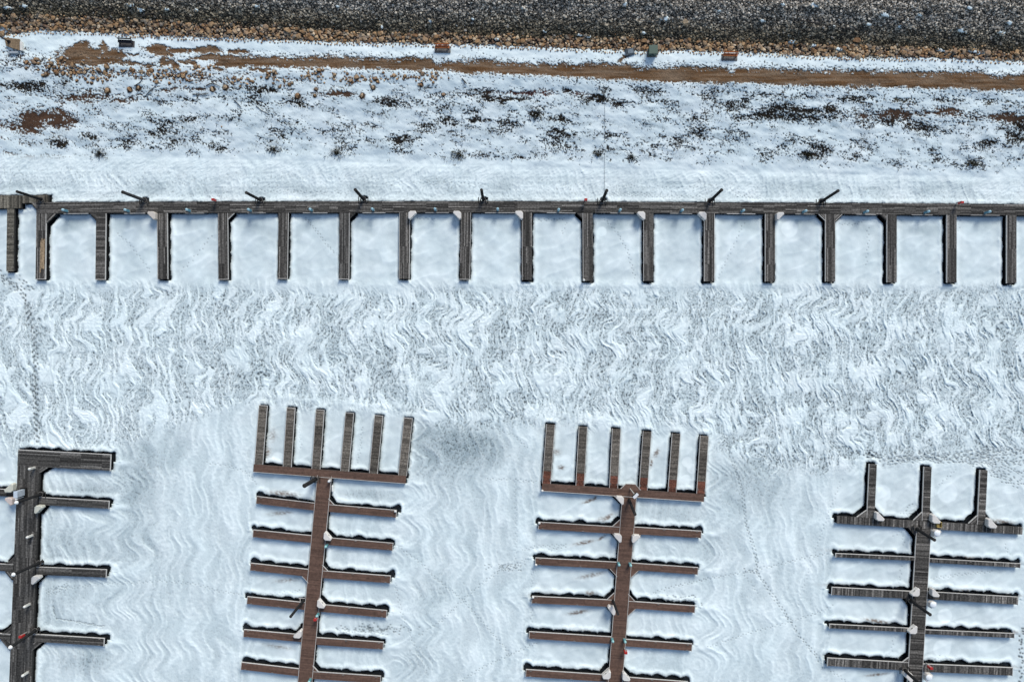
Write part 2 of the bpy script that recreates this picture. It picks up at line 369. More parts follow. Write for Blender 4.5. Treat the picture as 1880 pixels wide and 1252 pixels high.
for base, tip, lab, r in (
    ((76, 366.5), (31, 352), 'dark mooring pile leaning over the olive landing dock, leftmost behind long dock', .16),
    ((265, 368), (225, 353), 'brownish mooring pile behind the long dock between second and third fingers', .19),
    ((478, 367.5), (452, 354), 'dark mooring pile behind the long dock between fourth and fifth fingers', .17),
    ((667, 366), (652, 348.5), 'dark mooring pile behind the long dock between sixth and seventh fingers', .18),
    ((887, 367), (884, 349), 'short looking dark mooring pile behind the long dock between eighth and ninth fingers', .17),
    ((1106, 368.5), (1114, 350), 'dark mooring pile at the foot of the thin shore cable behind long dock', .18),
    ((1303, 370), (1325, 349), 'dark mooring pile behind the long dock directly above its twelfth finger', .18),
    ((1507, 371), (1539, 350.5), 'dark mooring pile farthest right behind the long dock', .17)):
    pile(base, tip, lab, r, None, 4.6, longd, .05 if base[0] == 265 else .018)
pile((75, 907), (30, 922.5), 'dark pile with white cap crossing wide left dock beside the silver cabinet', .17, True, 4.6, d1)
pile((72, 1033), (24.5, 1054.5), 'dark pile with white cap crossing middle of the wide left dock', .17, True, 4.6, d1)
pile((65, 1157), (19, 1188), 'dark pile with white cap crossing the wide left dock beside red extinguisher', .17, True, 4.6, d1)
pile((579, 880), (559, 891.5), 'thick dark pile under the head of brown dock left of centre', .24, None, 4.0, d2)
pile((557.5, 1101.5), (533.5, 1131.5), 'slim dark pile in a square frame on brown dock left of centre', .16, None, 4.6, None)
pile((1155, 917), (1166, 944), 'dark pile standing on walkway below the hexagonal landing of brown dock', .17, None, 4.6, None)
pile((1125.5, 1102), (1134.5, 1127), 'dark pile beside white corner box at middle of brown dock right of centre', .15, None, 4.6, None)
pile((1683, 971), (1716, 991), 'dark pile at the head of lower right grey dock', .18, None, 4.6, d4)
pile((1672, 1102), (1708, 1128), 'dark pile crossing middle walkway of lower right grey dock', .18, None, 4.6, d4)
pile((1661, 1230), (1688, 1254), 'dark pile at the bottom frame edge on lower right grey dock', .18, None, 4.6, d4)
sq = MB(); X0, Y0 = Vector((1, 0, 0)), Vector((0, 1, 0))
for cxy, hxw, hyw in (((554, 1098), .36, .03), ((551, 1101.5), .03, .3)): sq.box(P(*cxy, ZD), X0, Y0, hxw, hyw, ZD - .05, ZD + .03, vcol(.55))
sq.build('pile_frame', M_TRIM, d2)

# ------------------------------------------------------------------ white corner dock boxes
BOXP = [(2.2, -1), (-1, 2.2), (-1, 12.5), (1.8, 14.5), (13.8, 2.6), (12.2, -1)]
def corner_box(c, su, sv, label, ang=0.0, s=1.0, hgt=.55, col=(.72, .68, .63), snow=False):
    """c: inner dock corner in pixels; su, sv = +-1: which way the two legs run"""
    ca, sa = math.cos(ang), math.sin(ang)
    def loc(u, v, k=1.0):
        u, v = u*su*s*k, v*sv*s*k; return (c[0] + u*ca - v*sa, c[1] + u*sa + v*ca)
    poly = [P(*loc(u, v), ZD) for u, v in BOXP]; cen = sum(poly, Vector((0, 0, 0)))/6; z0 = ZD + .016
    root = thing('dock_box', (cen.x, cen.y, z0), label, 'dock box', 'white corner boxes on the docks')
    b = MB(); b.prism(poly, z0, z0 + hgt, col, .03); b.build('body', M_WHITE, root, .03)
    l = MB(); lp = [cen + (p - cen)*1.04 for p in poly]; l.prism(lp, z0 + hgt + .004, z0 + hgt + .1, col, .12); lid = l.build('lid', M_WHITE, root, .035)
    hd = MB(); e = (poly[3] + poly[4])/2; dd = (poly[4] - poly[3]).normalized(); nn = (e - cen).normalized()
    hd.box(e*.93 + cen*.07 + nn*.03, dd, nn, .09, .03, z0 + hgt - .09, z0 + hgt - .03, vcol(.1)); hd.build('latch', M_DARK, root)
    if snow:
        sm = MB(); v, f = ico(3)
        vv = [(cen.x + a*.38, cen.y + b_*.38, z0 + hgt + .09 + max(0, c_)*.16) for a, b_, c_ in v]
        sm.add(vv, [tuple(q) for q in f], (.84, .87, .89)); so_ = sm.build('snow_cap', M_WHITE, root, smooth=True)
def ca(i, sd): a = FA[i][0]; return (a[0] + sd*8.9, a[1])
for c, su, sv, lab, kw in (
    (ca(2, -1), -1, 1, 'beige white corner box left of the third finger of long dock', dict(col=(.6, .54, .47))),
    (ca(6, 1), 1, 1, 'white corner box right of the seventh finger of long dock', {}),
    (ca(7, -1), -1, 1, 'white corner box left of the eighth finger of long dock', {}),
    (ca(8, -1), -1, 1, 'white corner box left of the ninth finger of long dock', {}),
    (ca(10, -1), -1, 1, 'white corner box left of the eleventh finger of long dock', {}),
    (ca(11, -1), -1, 1, 'white corner box left of the twelfth finger of long dock', {}),
    (ca(12, 1), 1, 1, 'white corner box right of the thirteenth finger of long dock', dict(s=.95, col=(.62, .6, .57))),
    ((29, 901), -1, -1, 'yellowish white corner box above uppermost left finger of wide left dock', dict(s=1.1, ang=.03, col=(.6, .59, .5))),
    ((28, 912.5), -1, 1, 'pinkish white corner box below uppermost left finger of wide left dock', dict(s=.95, col=(.62, .52, .47))),
    ((70.5, 926.5), 1, 1, 'yellowish white corner box below the pile of wide left dock and silver cabinet', dict(s=1.0, ang=.05, col=(.6, .59, .5))),
    ((65, 1055), 1, 1, 'white corner box below the middle right finger of wide left dock', dict(s=1.05, ang=.05, col=(.6, .58, .55))),
    ((597, 988), 1, -1, 'white corner box above second right finger of brown dock left of centre', dict(ang=.09)),
    ((585, 1111), 1, -1, 'white corner box on brown dock left of centre, beside red extinguisher', dict(ang=.09)),
    ((554.5, 1167), -1, -1, 'white corner box above fifth left finger of brown dock left of centre', dict(ang=.09)),
    ((1143.5, 910.5), -1, 1, 'white corner box below the head of brown dock right of centre, left of its pile', dict(ang=.07)),
    ((1139.5, 979.5), -1, 1, 'white corner box left of walkway under top left finger of brown dock right of centre', dict(ang=.07)),
    ((1160.5, 980), 1, 1, 'white corner box right of walkway under top right finger of brown dock right of centre', dict(ang=.07)),
    ((1129, 1111.5), -1, 1, 'white corner box beside the slim pile at middle of brown dock right of centre', dict(ang=.15, s=1.05)),
    ((1118.5, 1241.5), -1, -1, 'white corner box left of walkway at bottom of brown dock right of centre', dict(ang=.07)),
    ((1142, 1244), 1, -1, 'white corner box right of walkway at bottom of brown dock right of centre', dict(ang=.07)),
    ((1604.8, 952.5), 1, -1, 'white corner box right of leftmost head finger of lower right grey dock', dict(ang=.05, s=1.05)),
    ((1706.3, 957), 1, -1, 'white corner box right of middle head finger of lower right grey dock', dict(ang=.05, s=1.1)),
    ((1808.5, 965.5), 1, -1, 'white corner box right of rightmost head finger of lower right grey dock', dict(ang=.05, s=1.15)),
    ((1710.5, 971.5), 1, 1, 'snow covered corner box under the head of lower right grey dock', dict(ang=.05, s=.9, snow=True)),
    ((1682, 1090.5), -1, -1, 'white corner box left of the walkway at wide upper finger of lower right dock', dict(ang=.05)),
    ((1706, 1091), 1, -1, 'white corner box right of the walkway at wide upper finger of lower right dock', dict(ang=.05)),
    ((1703.5, 1102), 1, 1, 'snow dusted corner box below right wide upper finger of lower right dock', dict(ang=.05, s=.8, snow=True)),
    ((1677.5, 1159), -1, -1, 'white corner box at lower thin left finger of lower right dock', dict(ang=.05)),
    ((1695.5, 1234), 1, 1, 'snow covered corner box below red extinguisher on lower right grey dock', dict(ang=.05, s=.9, snow=True)),
    ((1670, 1232), -1, 1, 'white corner box beside pile at bottom of lower right grey dock', dict(ang=.05, s=1.15))):
    corner_box(c, su, sv, lab, **kw)

# ------------------------------------------------------------------ pedestals, extinguishers, cabinet, other things on the docks
def pedestal(p, label, col, top, hgt=1.0, r=.14, group='power pedestals on the docks'):
    b = P(*p, ZD); b.z = ZD + .01
    root = thing('power_pedestal', b, label, 'power pedestal', group); z = b.z
    m = MB(); m.box(b, X0, Y0, r*1.5, r*1.5, z, z + .06, vcol(.2)); m.build('base_plate', M_DARK, root)
    m = MB(); m.box(b, X0, Y0, r, r, z + .06, z + hgt, col); m.build('post', M_PAINT, root, .02)
    m = MB(); m.tube(b + Vector((0, 0, hgt)), b + Vector((0, 0, hgt + .16)), r*1.35, r*1.2, 10, top); m.tube(b + Vector((0, 0, hgt + .16)), b + Vector((0, 0, hgt + .24)), r*1.2, r*.3, 10, top); m.build('lamp_head', M_WHITE, root)
ORD = ['first', 'second', 'third', 'fourth', 'fifth', 'sixth', 'seventh', 'eighth', 'ninth', 'tenth', 'eleventh', 'twelfth', 'thirteenth', 'fourteenth', 'fifteenth', 'sixteenth', 'seventeenth']
for i, (x, y) in enumerate(((124, 389), (237, 389), (349, 388.5), (461, 388.3), (573, 387.8), (686, 387.2), (800, 387.2), (914, 387.2), (1025, 388.2), (1137, 388.5), (1250, 389.2), (1361, 389.8), (1474, 390.6), (1586, 391.4), (1697, 391.8), (1808, 392.2))):
    pedestal((x, y - 1), f'pale blue power pedestal on long dock between its {ORD[i]} and {ORD[i+1]} fingers', (.12, .3, .38), (.36, .55, .62), .8, .12)
for p, lab in (((64, 858), 'white pedestal at the inner corner of wide left dock head'), ((60, 982), 'white pedestal on wide left dock below the silver cabinet'),
               ((55, 1108), 'white pedestal on the wide left dock between middle and lower fingers'), ((51.5, 1233), 'white pedestal on wide left dock at bottom frame edge')):
    pedestal(p, lab, (.62, .6, .54), (.78, .76, .7), .85, .115)
for p, lab in (((607, 881), 'small white pedestal under head of brown dock left of centre'), ((570.5, 1246), 'teal pedestal at bottom frame edge on brown dock left of centre'),
               ((585, 1126), 'green pedestal next to red extinguisher on brown dock left of centre'), ((601, 1000), 'teal pedestal under second right finger of brown dock left of centre'),
               ((1135, 1033), 'teal pedestal left of walkway at second finger of brown dock right of centre'), ((1156, 1034), 'teal pedestal right of walkway at second finger of brown dock right of centre'),
               ((1123.5, 1172), 'teal pedestal left of walkway at fourth finger of brown dock right of centre'), ((1146, 1173), 'teal pedestal just above red extinguisher on brown dock right of centre')):
    tc = (.1, .3, .33) if 'white' not in lab else (.6, .6, .58)
    pedestal(p, lab, tc, (.3, .55, .55) if 'white' not in lab else (.75, .75, .73), .7, .12)
def extinguisher(p, label, dirv=(1, 0)):
    b = P(*p, ZD); b.z = ZD + .01; z = b.z
    root = thing('fire_extinguisher', b, label, 'fire extinguisher', 'red fire extinguishers on the docks')
    m = MB(); m.box(b, X0, Y0, .05, .05, z, z + 1.0, vcol(.35)); m.build('post', M_PAINT, root)
    m = MB(); m.box(b + Vector((.0, -.12, 0)), X0, Y0, .17, .13, z + .5, z + 1.15, (.42, .025, .02)); m.build('cabinet', M_PAINT, root, .02)
    m = MB(); m.box(b + Vector((.0, -.26, 0)), X0, Y0, .08, .012, z + .65, z + .95, (.6, .55, .5)); m.build('window', M_WHITE, root)
for p, lab in (((398, 368), 'red extinguisher post behind the long dock left of its fourth finger'), ((1074, 368), 'red extinguisher post behind the long dock above its tenth finger'),
               ((1756, 373), 'red extinguisher post behind long dock at its right end'), ((49, 1160), 'red extinguisher post beside pile on wide left dock'),
               ((583, 1129), 'red extinguisher post at the edge of brown dock left of centre'), ((1146.5, 1189), 'red extinguisher post at the edge of brown dock right of centre'),
               ((1700, 1217), 'red extinguisher post on lowest right finger of grey dock')):
    extinguisher(p, lab)
b = P(43.5, 905, ZD); cab = thing('electrical_cabinet', (b.x, b.y, ZD + .01), 'silver electrical cabinet standing in middle of the wide left dock', 'cabinet'); z = ZD + .01
m = MB(); m.box(b, X0, Y0, .42, .62, z, z + .08, vcol(.012)); m.build('plinth', M_DARK, cab)
m = MB(); m.box(b + Vector((-.02, .12, 0)), X0, Y0, .2, .36, z + .08, z + 1.3, (.45, .5, .55)); o = m.build('body', M_PAINT, cab, .02)
m = MB(); m.box(b + Vector((-.02, .12, 0)), X0, Y0, .23, .39, z + 1.304, z + 1.36, (.55, .62, .68)); m.build('lid', M_PAINT, cab, .02)
m = MB(); m.tube(b + Vector((0, -.42, .08)), b + Vector((0, -.42, 1.15)), .07, .07, 8, (.6, .6, .58)); m.tube(b + Vector((0, -.42, 1.15)), b + Vector((0, -.42, 1.35)), .13, .1, 10, (.8, .8, .78)); m.build('meter_post', M_WHITE, cab)
# tall lamp on the hexagonal landing
b = P(1157, 897, ZD); t = P(1167, 910, 2.6); lamp = thing('dock_lamp', (b.x, b.y, ZD + .01), 'leaning lamp post with a broad white head on hexagonal landing', 'lamp post')
m = MB(); m.tube(b, t, .07, .06, 10, vcol(.45, (1, .95, .85))); m.build('post', M_PAINT, lamp)
m = MB(); m.box(t, Vector((.7, .7, 0)), Vector((-.7, .7, 0)), .36, .16, t.z, t.z + .16, (.78, .79, .8)); m.build('lamp_head', M_WHITE, lamp, .03)
m = MB(); m.box(t, Vector((.7, .7, 0)), Vector((-.7, .7, 0)), .38, .2, t.z - .25, t.z - .004, vcol(.02)); m.build('ballast_box', M_DARK, lamp)
# pale planks lying on the first finger of the long dock
m = MB()
for i in range(4):
    p0 = P(75.2 + i*2.1, 438 + random.uniform(0, 10), ZD); p1 = P(73.8 + i*2.1, 507 - random.uniform(0, 14), ZD); u = (p1 - p0).normalized()
    m.box((p0 + p1)/2, u, Vector((-u.y, u.x, 0)), (p1 - p0).length/2, .055, ZD + .012, ZD + .05 + .012*i, vcol(random.uniform(.28, .42), (1, .72, .45)))
m.build_thing('plank_stack', M_WOOD, 'tan spare planks lying along the first finger of the long dock', 'planks')
# yellow crate, white fender
b = P(1722.5, 962, ZD); m = MB(); z = ZD + .012
for sx, sy, hx_, hy_ in ((0, .3, .24, .02), (0, -.3, .24, .02), (.26, 0, .02, .32), (-.26, 0, .02, .32)): m.box(b + Vector((sx, sy, 0)), X0, Y0, hx_, hy_, z, z + .3, (.4, .3, .1))
m.box(b, X0, Y0, .235, .275, z, z + .04, (.3, .22, .08)); m.build_thing('crate', M_PAINT, 'ochre yellow crate on head of lower right dock beside white box', 'crate')
b = P(608.5, 897, .45); m = MB(); m.tube(b + Vector((.12, .35, 0)), b + Vector((.12, -.3, 0)), .11, .11, 12, (.78, .78, .74)); m.tube(b + Vector((.12, .43, 0)), b + Vector((.12, .35, 0)), .04, .11, 12, (.78, .78, .74)); m.tube(b + Vector((.12, -.3, 0)), b + Vector((.12, -.38, 0)), .11, .04, 12, (.78, .78, .74))
m.build_thing('boat_fender', M_WHITE, 'white cylindrical fender hanging beside walkway of brown dock left of centre', 'fender', smooth=False)
# round white bumpers at finger ends
for p, lab in (((978.5, 1095.5), 'round white bumper at end of third left finger, brown dock right of centre'), ((984, 1036), 'round white bumper at end of second left finger, brown dock right of centre'),
               ((995.5, 900.3), 'round white bumper on left end of brown dock head right of centre'), ((726, 938), 'round white bumper at end of top right finger, brown dock left of centre'), ((1071.8, 514.5), 'round white bumper at end of the tenth long dock finger'),
               ((990, 959.5), 'round white bumper at end of top left finger, brown dock right of centre')):
    b = P(*p, ZD); m = MB(); v, f = ico(3); m.add([(b.x + q[0]*.15, b.y + q[1]*.15, ZD + .16 + q[2]*.15) for q in v], [tuple(q) for q in f], (.72, .7, .66))
    m.tube((b.x, b.y, ZD - .1), (b.x, b.y, ZD + .06), .05, .05, 8, (.5, .5, .5)); m.build_thing('dock_bumper', M_WHITE, lab, 'bumper', 'round white bumpers on finger ends')

# ------------------------------------------------------------------ noise fields for the snow and the ice
def perlin(x, y, seed=0):
    x = np.asarray(x, np.float32); y = np.asarray(y, np.float32)
    xi = np.floor(x).astype(np.int64); yi = np.floor(y).astype(np.int64); xf = x - xi; yf = y - yi
    r = np.random.default_rng(1000 + seed); perm = r.permutation(512); ang = r.random(512)*2*np.pi
    gx, gy = np.cos(ang).astype(np.float32), np.sin(ang).astype(np.float32)
    def g(ix, iy, dx, dy):
        h = perm[(perm[ix & 511] + iy) & 511]; return gx[h]*dx + gy[h]*dy
    u = xf*xf*xf*(xf*(xf*6 - 15) + 10); v = yf*yf*yf*(yf*(yf*6 - 15) + 10)
    n0 = g(xi, yi, xf, yf); n1 = g(xi+1, yi, xf-1, yf); n2 = g(xi, yi+1, xf, yf-1); n3 = g(xi+1, yi+1, xf-1, yf-1)
    a = n0 + u*(n1 - n0); b_ = n2 + u*(n3 - n2); return 1.5*(a + v*(b_ - a))
def fbm(x, y, seed, o=3, gain=.5):
    t = 0; a = 1.0
    for i in range(o): t = t + a*perlin(x*2**i, y*2**i, seed + 31*i); a *= gain
    return t
def sst(a, b, x):
    t = np.clip((x - a)/(b - a), 0, 1); return t*t*(3 - 2*t)
DX = 1.3
def axis(lo, hi, flo, fhi):
    core = np.arange(lo, hi + DX, DX); o1 = lo - np.geomspace(3, lo - flo, 24)[::-1]; o2 = core[-1] + np.geomspace(3, fhi - core[-1], 24)
    return np.concatenate([o1, core, o2])
AX = axis(-14, 1894, -9000, 10800); AY = axis(-14, 1266, -2500, 9800)
GX, GY = np.meshgrid(AX, AY); GX = GX.astype(np.float32); GY = GY.astype(np.float32)
NY, NX = GX.shape
def gauss(cx, cy, rx, ry, rot=0.0):
    c, s = math.cos(rot), math.sin(rot); dx = GX - cx; dy = GY - cy
    return np.exp(-(((dx*c + dy*s)/rx)**2 + ((-dx*s + dy*c)/ry)**2))
# bank line and zone weights
Q = GY - .024*(GX - 940)
bank = 1 - sst(296, 318, Q + 6*perlin(GX/60, GY/30, 3))
openice = sst(512, 548, GY + 12*perlin(GX/70, GY/70, 4))
edgey = np.interp(GX, [0, 180, 260, 380, 440, 475, 760, 800, 940, 985, 1290, 1330, 1420, 1560, 1600, 1880], [835, 835, 800, 760, 740, 740, 762, 790, 785, 775, 793, 830, 860, 860, 840, 820])
rough = openice*(1 - sst(-16, 22, GY - edgey + 14*perlin(GX/45, GY/45, 5)))
dock_in = np.zeros_like(GX)
for x0, x1, y0, y1 in ((-300, 22, 800, 1270), (462, 750, 750, 1270), (985, 1300, 780, 1270), (1525, 1880, 860, 1270)):
    dock_in = np.maximum(dock_in, sst(-6, 14, GX - x0)*sst(-6, 14, x1 - GX)*sst(-6, 14, GY - y0))
slipA = sst(388, 396, GY)*(1 - sst(505, 525, GY))
# wavy wind ridges
fade_l = sst(200, 520, GX)
w1 = 12*fbm(GX/66, GY/56, 11, 3) + 6.5*np.sin(GY/23 + 3.2*perlin(GX/120, GY/150, 12)) + 6*np.sin(GY/47 + 2.5*perlin(GX/160, GY/100, 13))
w1 += 9*np.abs(((GY/58 + .8*perlin(GX/130, GY/200, 14)) % 2) - 1) - 5
U = GX + w1
broad = fbm(U/36, GY/80, 15, 3)
r1 = 1 - np.abs(perlin(U/14.5 + .16*perlin(GX/16, GY/16, 67), GY/85, 16))*2.4
r2 = 1 - np.abs(perlin(U/8 + 7 + .22*perlin(GX/11, GY/11, 68), GY/44, 17))*2.3
r3 = 1 - np.abs(perlin(U/4.0, GY/7.5, 18))*2.0
ra, rb = GX*.92 + GY*.38, -GX*.38 + GY*.92
fleck = perlin(ra/2.5, rb/4.2, 19) + .5*perlin(GX/5, GY/7, 20)
grain = perlin(GX/1.9, GY/2.3, 63)
patch = sst(.34, .72, fbm(U/42 + 3, GY/52, 21, 3))             # smooth drift patches
r1c, r2c, r3c = np.clip(r1, 0, 1)**2, np.clip(r2, 0, 1)**2, np.clip(r3, 0, 1)
brk = .5 + .7*fbm(U/12, GY/20, 99, 2); band = sst(.42, .72, r1 + .35*broad + .22*(brk - .5))*np.clip(.72 + .5*brk, .4, 1); line = sst(.5, .85, r2)*(.45 + .55*fade_l)*np.clip(.45 + .9*brk, 0, 1); net = sst(.5, .9, r3 + .25*grain)
dens = np.clip(.50 + .5*broad + .16*perlin(GX/9, GY/13, 66) + .15*(1 - fade_l), 0, 1)          # 1 = snowy, 0 = scoured
covD = np.maximum(np.maximum(band, line*.9), net*(.45 + .5*dens))
covD = np.clip(covD*(.70 + .28*dens) + .26*dens - .04 + .12*grain, 0, 1)
covD = .20 + .80*covD; covD = np.clip(covD*(1 - .8*patch) + .8*patch*(.88 + .06*grain), 0, 1)
edge = sst(.05, .4, r1 + .35*broad)*(1 - band)                    # scoured flank beside each band
darkD = (1 - covD)*(.25 + .5*edge*(.5 + .5*fade_l) + .35*(1 - dens))*sst(-.15, .45, fleck)
darkD = np.clip(darkD*1.3 + .55*sst(.36, .75, fleck + .25*grain)*(1 - dens*.6)*(1 - band), 0, .85)*(1 - .85*patch)
# crusted flank: the lee side of each ridge is scoured to dark ice
# quieter corridors between the docks: contour like ripples bulging past the finger ends
def corridor(x0, x1, amp_l, amp_r, per, ph):
    t = np.clip((GX - x0)/(x1 - x0), 0, 1); A = amp_l*np.exp(-t*3.0) - amp_r*np.exp(-(1 - t)*3.5)
    return A*np.sin(np.pi*(GY - ph)/per)**2
bulge = corridor(200, 460, 34, 8, 61, 928)*(1 - sst(470, 520, GX)) + corridor(735, 990, 34, 10, 62, 944)*sst(700, 735, GX)*(1 - sst(985, 1000, GX)) + corridor(1285, 1530, 30, 8, 68, 980)*sst(1260, 1285, GX)
bulge *= .25 + .75*sst(150, 240, GX)
UE = GX - bulge + 19*perlin(GX/95, GY/66, 22) + 5*perlin(GX/60, GY/33, 96) + 2.0*perlin(GX/14, GY/12, 97)
e1 = fbm(UE/34, GY/120, 24, 2, .4); e2 = 1 - np.abs(perlin(UE/18, GY/80, 25) + .12*perlin(GX/9, GY/7, 98))*2.0; e3 = (1 - np.abs(perlin(UE/7, GY/45, 26))*2.2)*sst(.05, .5, perlin(GX/45, GY/50, 64))
grey = np.zeros_like(GX)
for g in ((265, 850, 60, 60, .0, .5), (230, 900, 50, 30, 0, .35), (850, 812, 78, 34, .3, 1.05), (835, 830, 45, 40, 0, .35), (880, 800, 40, 16, .4, .3), (800, 860, 60, 45, 0, .45), (1380, 880, 55, 60, 0, .6), (1370, 850, 30, 40, 0, .4), (150, 905, 45, 16, 0, .8), (120, 1000, 70, 35, 0, .4), (130, 1100, 60, 40, 0, .35),
          (160, 1215, 60, 25, 0, .6), (260, 980, 50, 60, 0, .35), (660, 905, 40, 10, 0, .6), (690, 910, 45, 12, .1, .5), (1240, 945, 50, 16, .1, .7), (790, 1090, 45, 40, 0, .35), (700, 1155, 45, 10, 0, .6), (1290, 1000, 50, 40, 0, .35), (760, 1210, 40, 30, 0, .45), (300, 1100, 60, 70, 0, .2), (860, 950, 40, 60, 0, .15)):
    grey += g[5]*gauss(*g[:5])
covE = .57 + .26*e1 + .36*np.clip(e2, 0, 1)**1.3*(.75 + .5*perlin(GX/7, GY/5, 69)) + .10*np.clip(e3, 0, 1) - .60*np.clip(grey, 0, 1.2) + .10*fleck + .12*grain
covE = np.clip(covE, 0, 1)
darkE = np.clip(grey, 0, 1.3)*.40*sst(-.4, .6, .55*fleck + .6*grain) + .34*sst(.15, .7, fleck + .3*grain)*np.clip(1.15 - covE, 0, 1)
# smooth snow inside the slips
sl1 = fbm(GX/38, GY/38, 27, 3); sl2 = 1 - np.abs(perlin((GX*.6 + GY*.9)/26, (GX*.9 - GY*.6)/70, 28))*2.3
covS = np.clip(.66 + .2*sl1 + .2*np.clip(sl2, 0, 1)**2*sst(-.2, .4, sl1) + .07*grain, 0, 1)
for i in range(16):     # thin grey ice near the walkway in each slip
    covS -= (.28 + .3*rng.random())*gauss(FA[i][0][0] + 52 + rng.normal()*10, 415 + rng.normal()*5, 26, 13)
for x, y, r_ in ((1450, 420, 17), (100, 405, 10), (1105, 425, 10), (1620, 905, 18), (1610, 928, 20), (1740, 905, 20), (1735, 1052, 14), (1735, 1130, 15), (1730, 1190, 18), (1270, 860, 10), (1260, 880, 10), (1262, 848, 11), (1040, 845, 12), (510, 840, 12), (620, 1095, 14), (590, 1150, 8), (628, 950, 14)):
    covS += .5*sst(1, .72, np.hypot(GX - x, GY - y)/r_)
# strip between shore and long dock
rip = 1 - np.abs(perlin(U/6 + GY/9, GY/9, 29))*2.2
covT = np.clip(.74 + .2*fbm(GX/50, GY/18, 30, 2) + .18*np.clip(rip, 0, 1) - .5*gauss(940, 345, 4000, 18)*np.clip(.5 + perlin(GX/70, GY/30, 31), 0, 1), 0, 1)
darkT = .45*sst(.25, .75, fleck)*sst(318, 335, Q)*(.4 + .6*np.clip(.5 + perlin(GX/60, GY/25, 32), 0, 1))
strip = (1 - sst(385, 392, GY))*(1 - bank)
smooth_in = np.maximum(slipA, dock_in)
right_dock = sst(600, 640, GX)*(1 - sst(745, 760, GX)) + sst(1160, 1180, GX)*(1 - sst(1295, 1310, GX))   # right hand slips keep ripples
cov = covE*(1 - rough) + covD*rough; dark = darkE*(1 - rough) + darkD*rough
si = np.clip(smooth_in*(1 - .65*right_dock*sst(890, 905, GY)), 0, 1)
cov = cov*(1 - si) + np.clip(covS, 0, 1)*si; dark = dark*(1 - si)
cov = cov*(1 - strip) + covT*strip; dark = dark*(1 - strip) + darkT*strip
# bright tails of snow past the finger ends and a rim of drifted snow round the docks
tails = np.zeros_like(GX)
for x, y in ((740, 944), (735, 1005), (730, 1064), (722, 1128), (716, 1187), (1300, 980), (1294, 1048), (1288, 1118), (1283, 1190), (215, 850), (212, 930), (205, 1055), (203, 1180), (760, 888)):
    tails = np.maximum(tails, gauss(x + 8, y, 20, 7, .06))
for x, y, rx, ry, rot in ((600, 738, 160, 8, .09), (1120, 772, 160, 9, .09), (1000, 768, 40, 14, .2), (1170, 768, 40, 12, .1), (940, 524, 980, 8, 0), (540, 620, 55, 10, -.5), (575, 683, 25, 12, 0), (765, 712, 26, 20, .3), (1030, 690, 40, 10, .1), (1080, 630, 18, 12, 0)):
    tails = np.maximum(tails, gauss(x, y, rx, ry, rot)*(.8 if rx < 900 else .6))
cov = np.maximum(cov, tails*1.0); dark *= (1 - tails)
thin = sst(-.05, .7, fbm((GX + 1.1*GY)/44, (GY - .3*GX)/17, 93, 3) + .25*grain)*sst(140, 170, Q)*sst(300, 280, Q)
covB = np.clip(.95 + .08*fbm(GX/24, GY/14, 33, 3) - .28*thin, 0, 1); cov = cov*(1 - bank) + covB*bank; dark = dark*(1 - bank) + bank*thin*.5*sst(.1, .7, fleck + .4*grain)
# ------------------------------------------------------------------ tracks
HZ = np.zeros_like(GX)
def stamp(x, y, rx, ry, rot, depth, dk):
    i0, i1 = np.searchsorted(AX, [x - 6, x + 6]); j0, j1 = np.searchsorted(AY, [y - 6, y + 6])
    if i1 <= i0 or j1 <= j0: return
    sx = GX[j0:j1, i0:i1] - x; sy = GY[j0:j1, i0:i1] - y; c, s = math.cos(rot), math.sin(rot)
    g = np.exp(-(((sx*c + sy*s)/rx)**2 + ((-sx*s + sy*c)/ry)**2)**1.5)
    HZ[j0:j1, i0:i1] -= depth*g; dark[j0:j1, i0:i1] = np.maximum(dark[j0:j1, i0:i1], g*dk)
def track(pts, step=5.0, off=1.6, rx=1.8, ry=1.2, dk=.85, jit=.7, rep=1):
    for _ in range(rep):
        side = 1; carry = 0
        ox, oy = (random.gauss(0, 1.5), random.gauss(0, 1.5)) if rep > 1 else (0, 0)
        for (x0, y0), (x1, y1) in zip(pts[:-1], pts[1:]):
            L = math.hypot(x1 - x0, y1 - y0); a = math.atan2(y1 - y0, x1 - x0); t = carry
            while t < L:
                side = -side; px = x0 + (x1-x0)*t/L - math.sin(a)*off*side + random.gauss(0, jit) + ox; py = y0 + (y1-y0)*t/L + math.cos(a)*off*side + random.gauss(0, jit) + oy
                stamp(px, py, rx, ry, a + random.gauss(0, .25), .05, dk*random.uniform(.6, 1)); t += step*random.uniform(.8, 1.2)
            carry = t - L
track([(44, 543), (52, 575), (61, 610), (64, 660), (63, 715), (66, 770), (67, 818)], 5, 2.6, 2.6, 1.7, 1, .8, 2)
for p in ([(0, 500), (22, 520), (45, 545)], [(4, 508), (30, 525), (60, 532)], [(0, 512), (20, 528), (44, 540)], [(28, 498), (40, 515), (62, 532)]): track(p, 5, 2.2, 2.4, 1.5, 1, 1.2)
track([(1332, 800), (1346, 850), (1362, 895), (1370, 960), (1388, 1020), (1391, 1052), (1420, 1095), (1448, 1135), (1470, 1170), (1500, 1205), (1515, 1228)], 3.6, 1.6, 1.8, 1.2, .8)
track([(1391, 1052), (1362, 1045)], 4); track([(1365, 1053), (1395, 1092)], 5, 1.2, 1.2, .9, .6)
for a, b_ in (((1590, 838), (1885, 826)), ((1600, 846), (1885, 836)), ((1595, 850), (1790, 845)), ((1650, 838), (1885, 850)), ((1780, 850), (1885, 888)), ((1800, 848), (1885, 872)), ((1700, 842), (1885, 826)), ((1800, 838), (1885, 842)), ((1790, 855), (1870, 895)), ((1640, 850), (1720, 838))):
    mid = ((a[0]+b_[0])/2 + random.gauss(0, 8), (a[1]+b_[1])/2 + random.gauss(0, 5)); track([a, mid, b_], 5.5, 2.4, 2.0, 1.1, .85, 1.5, 2)
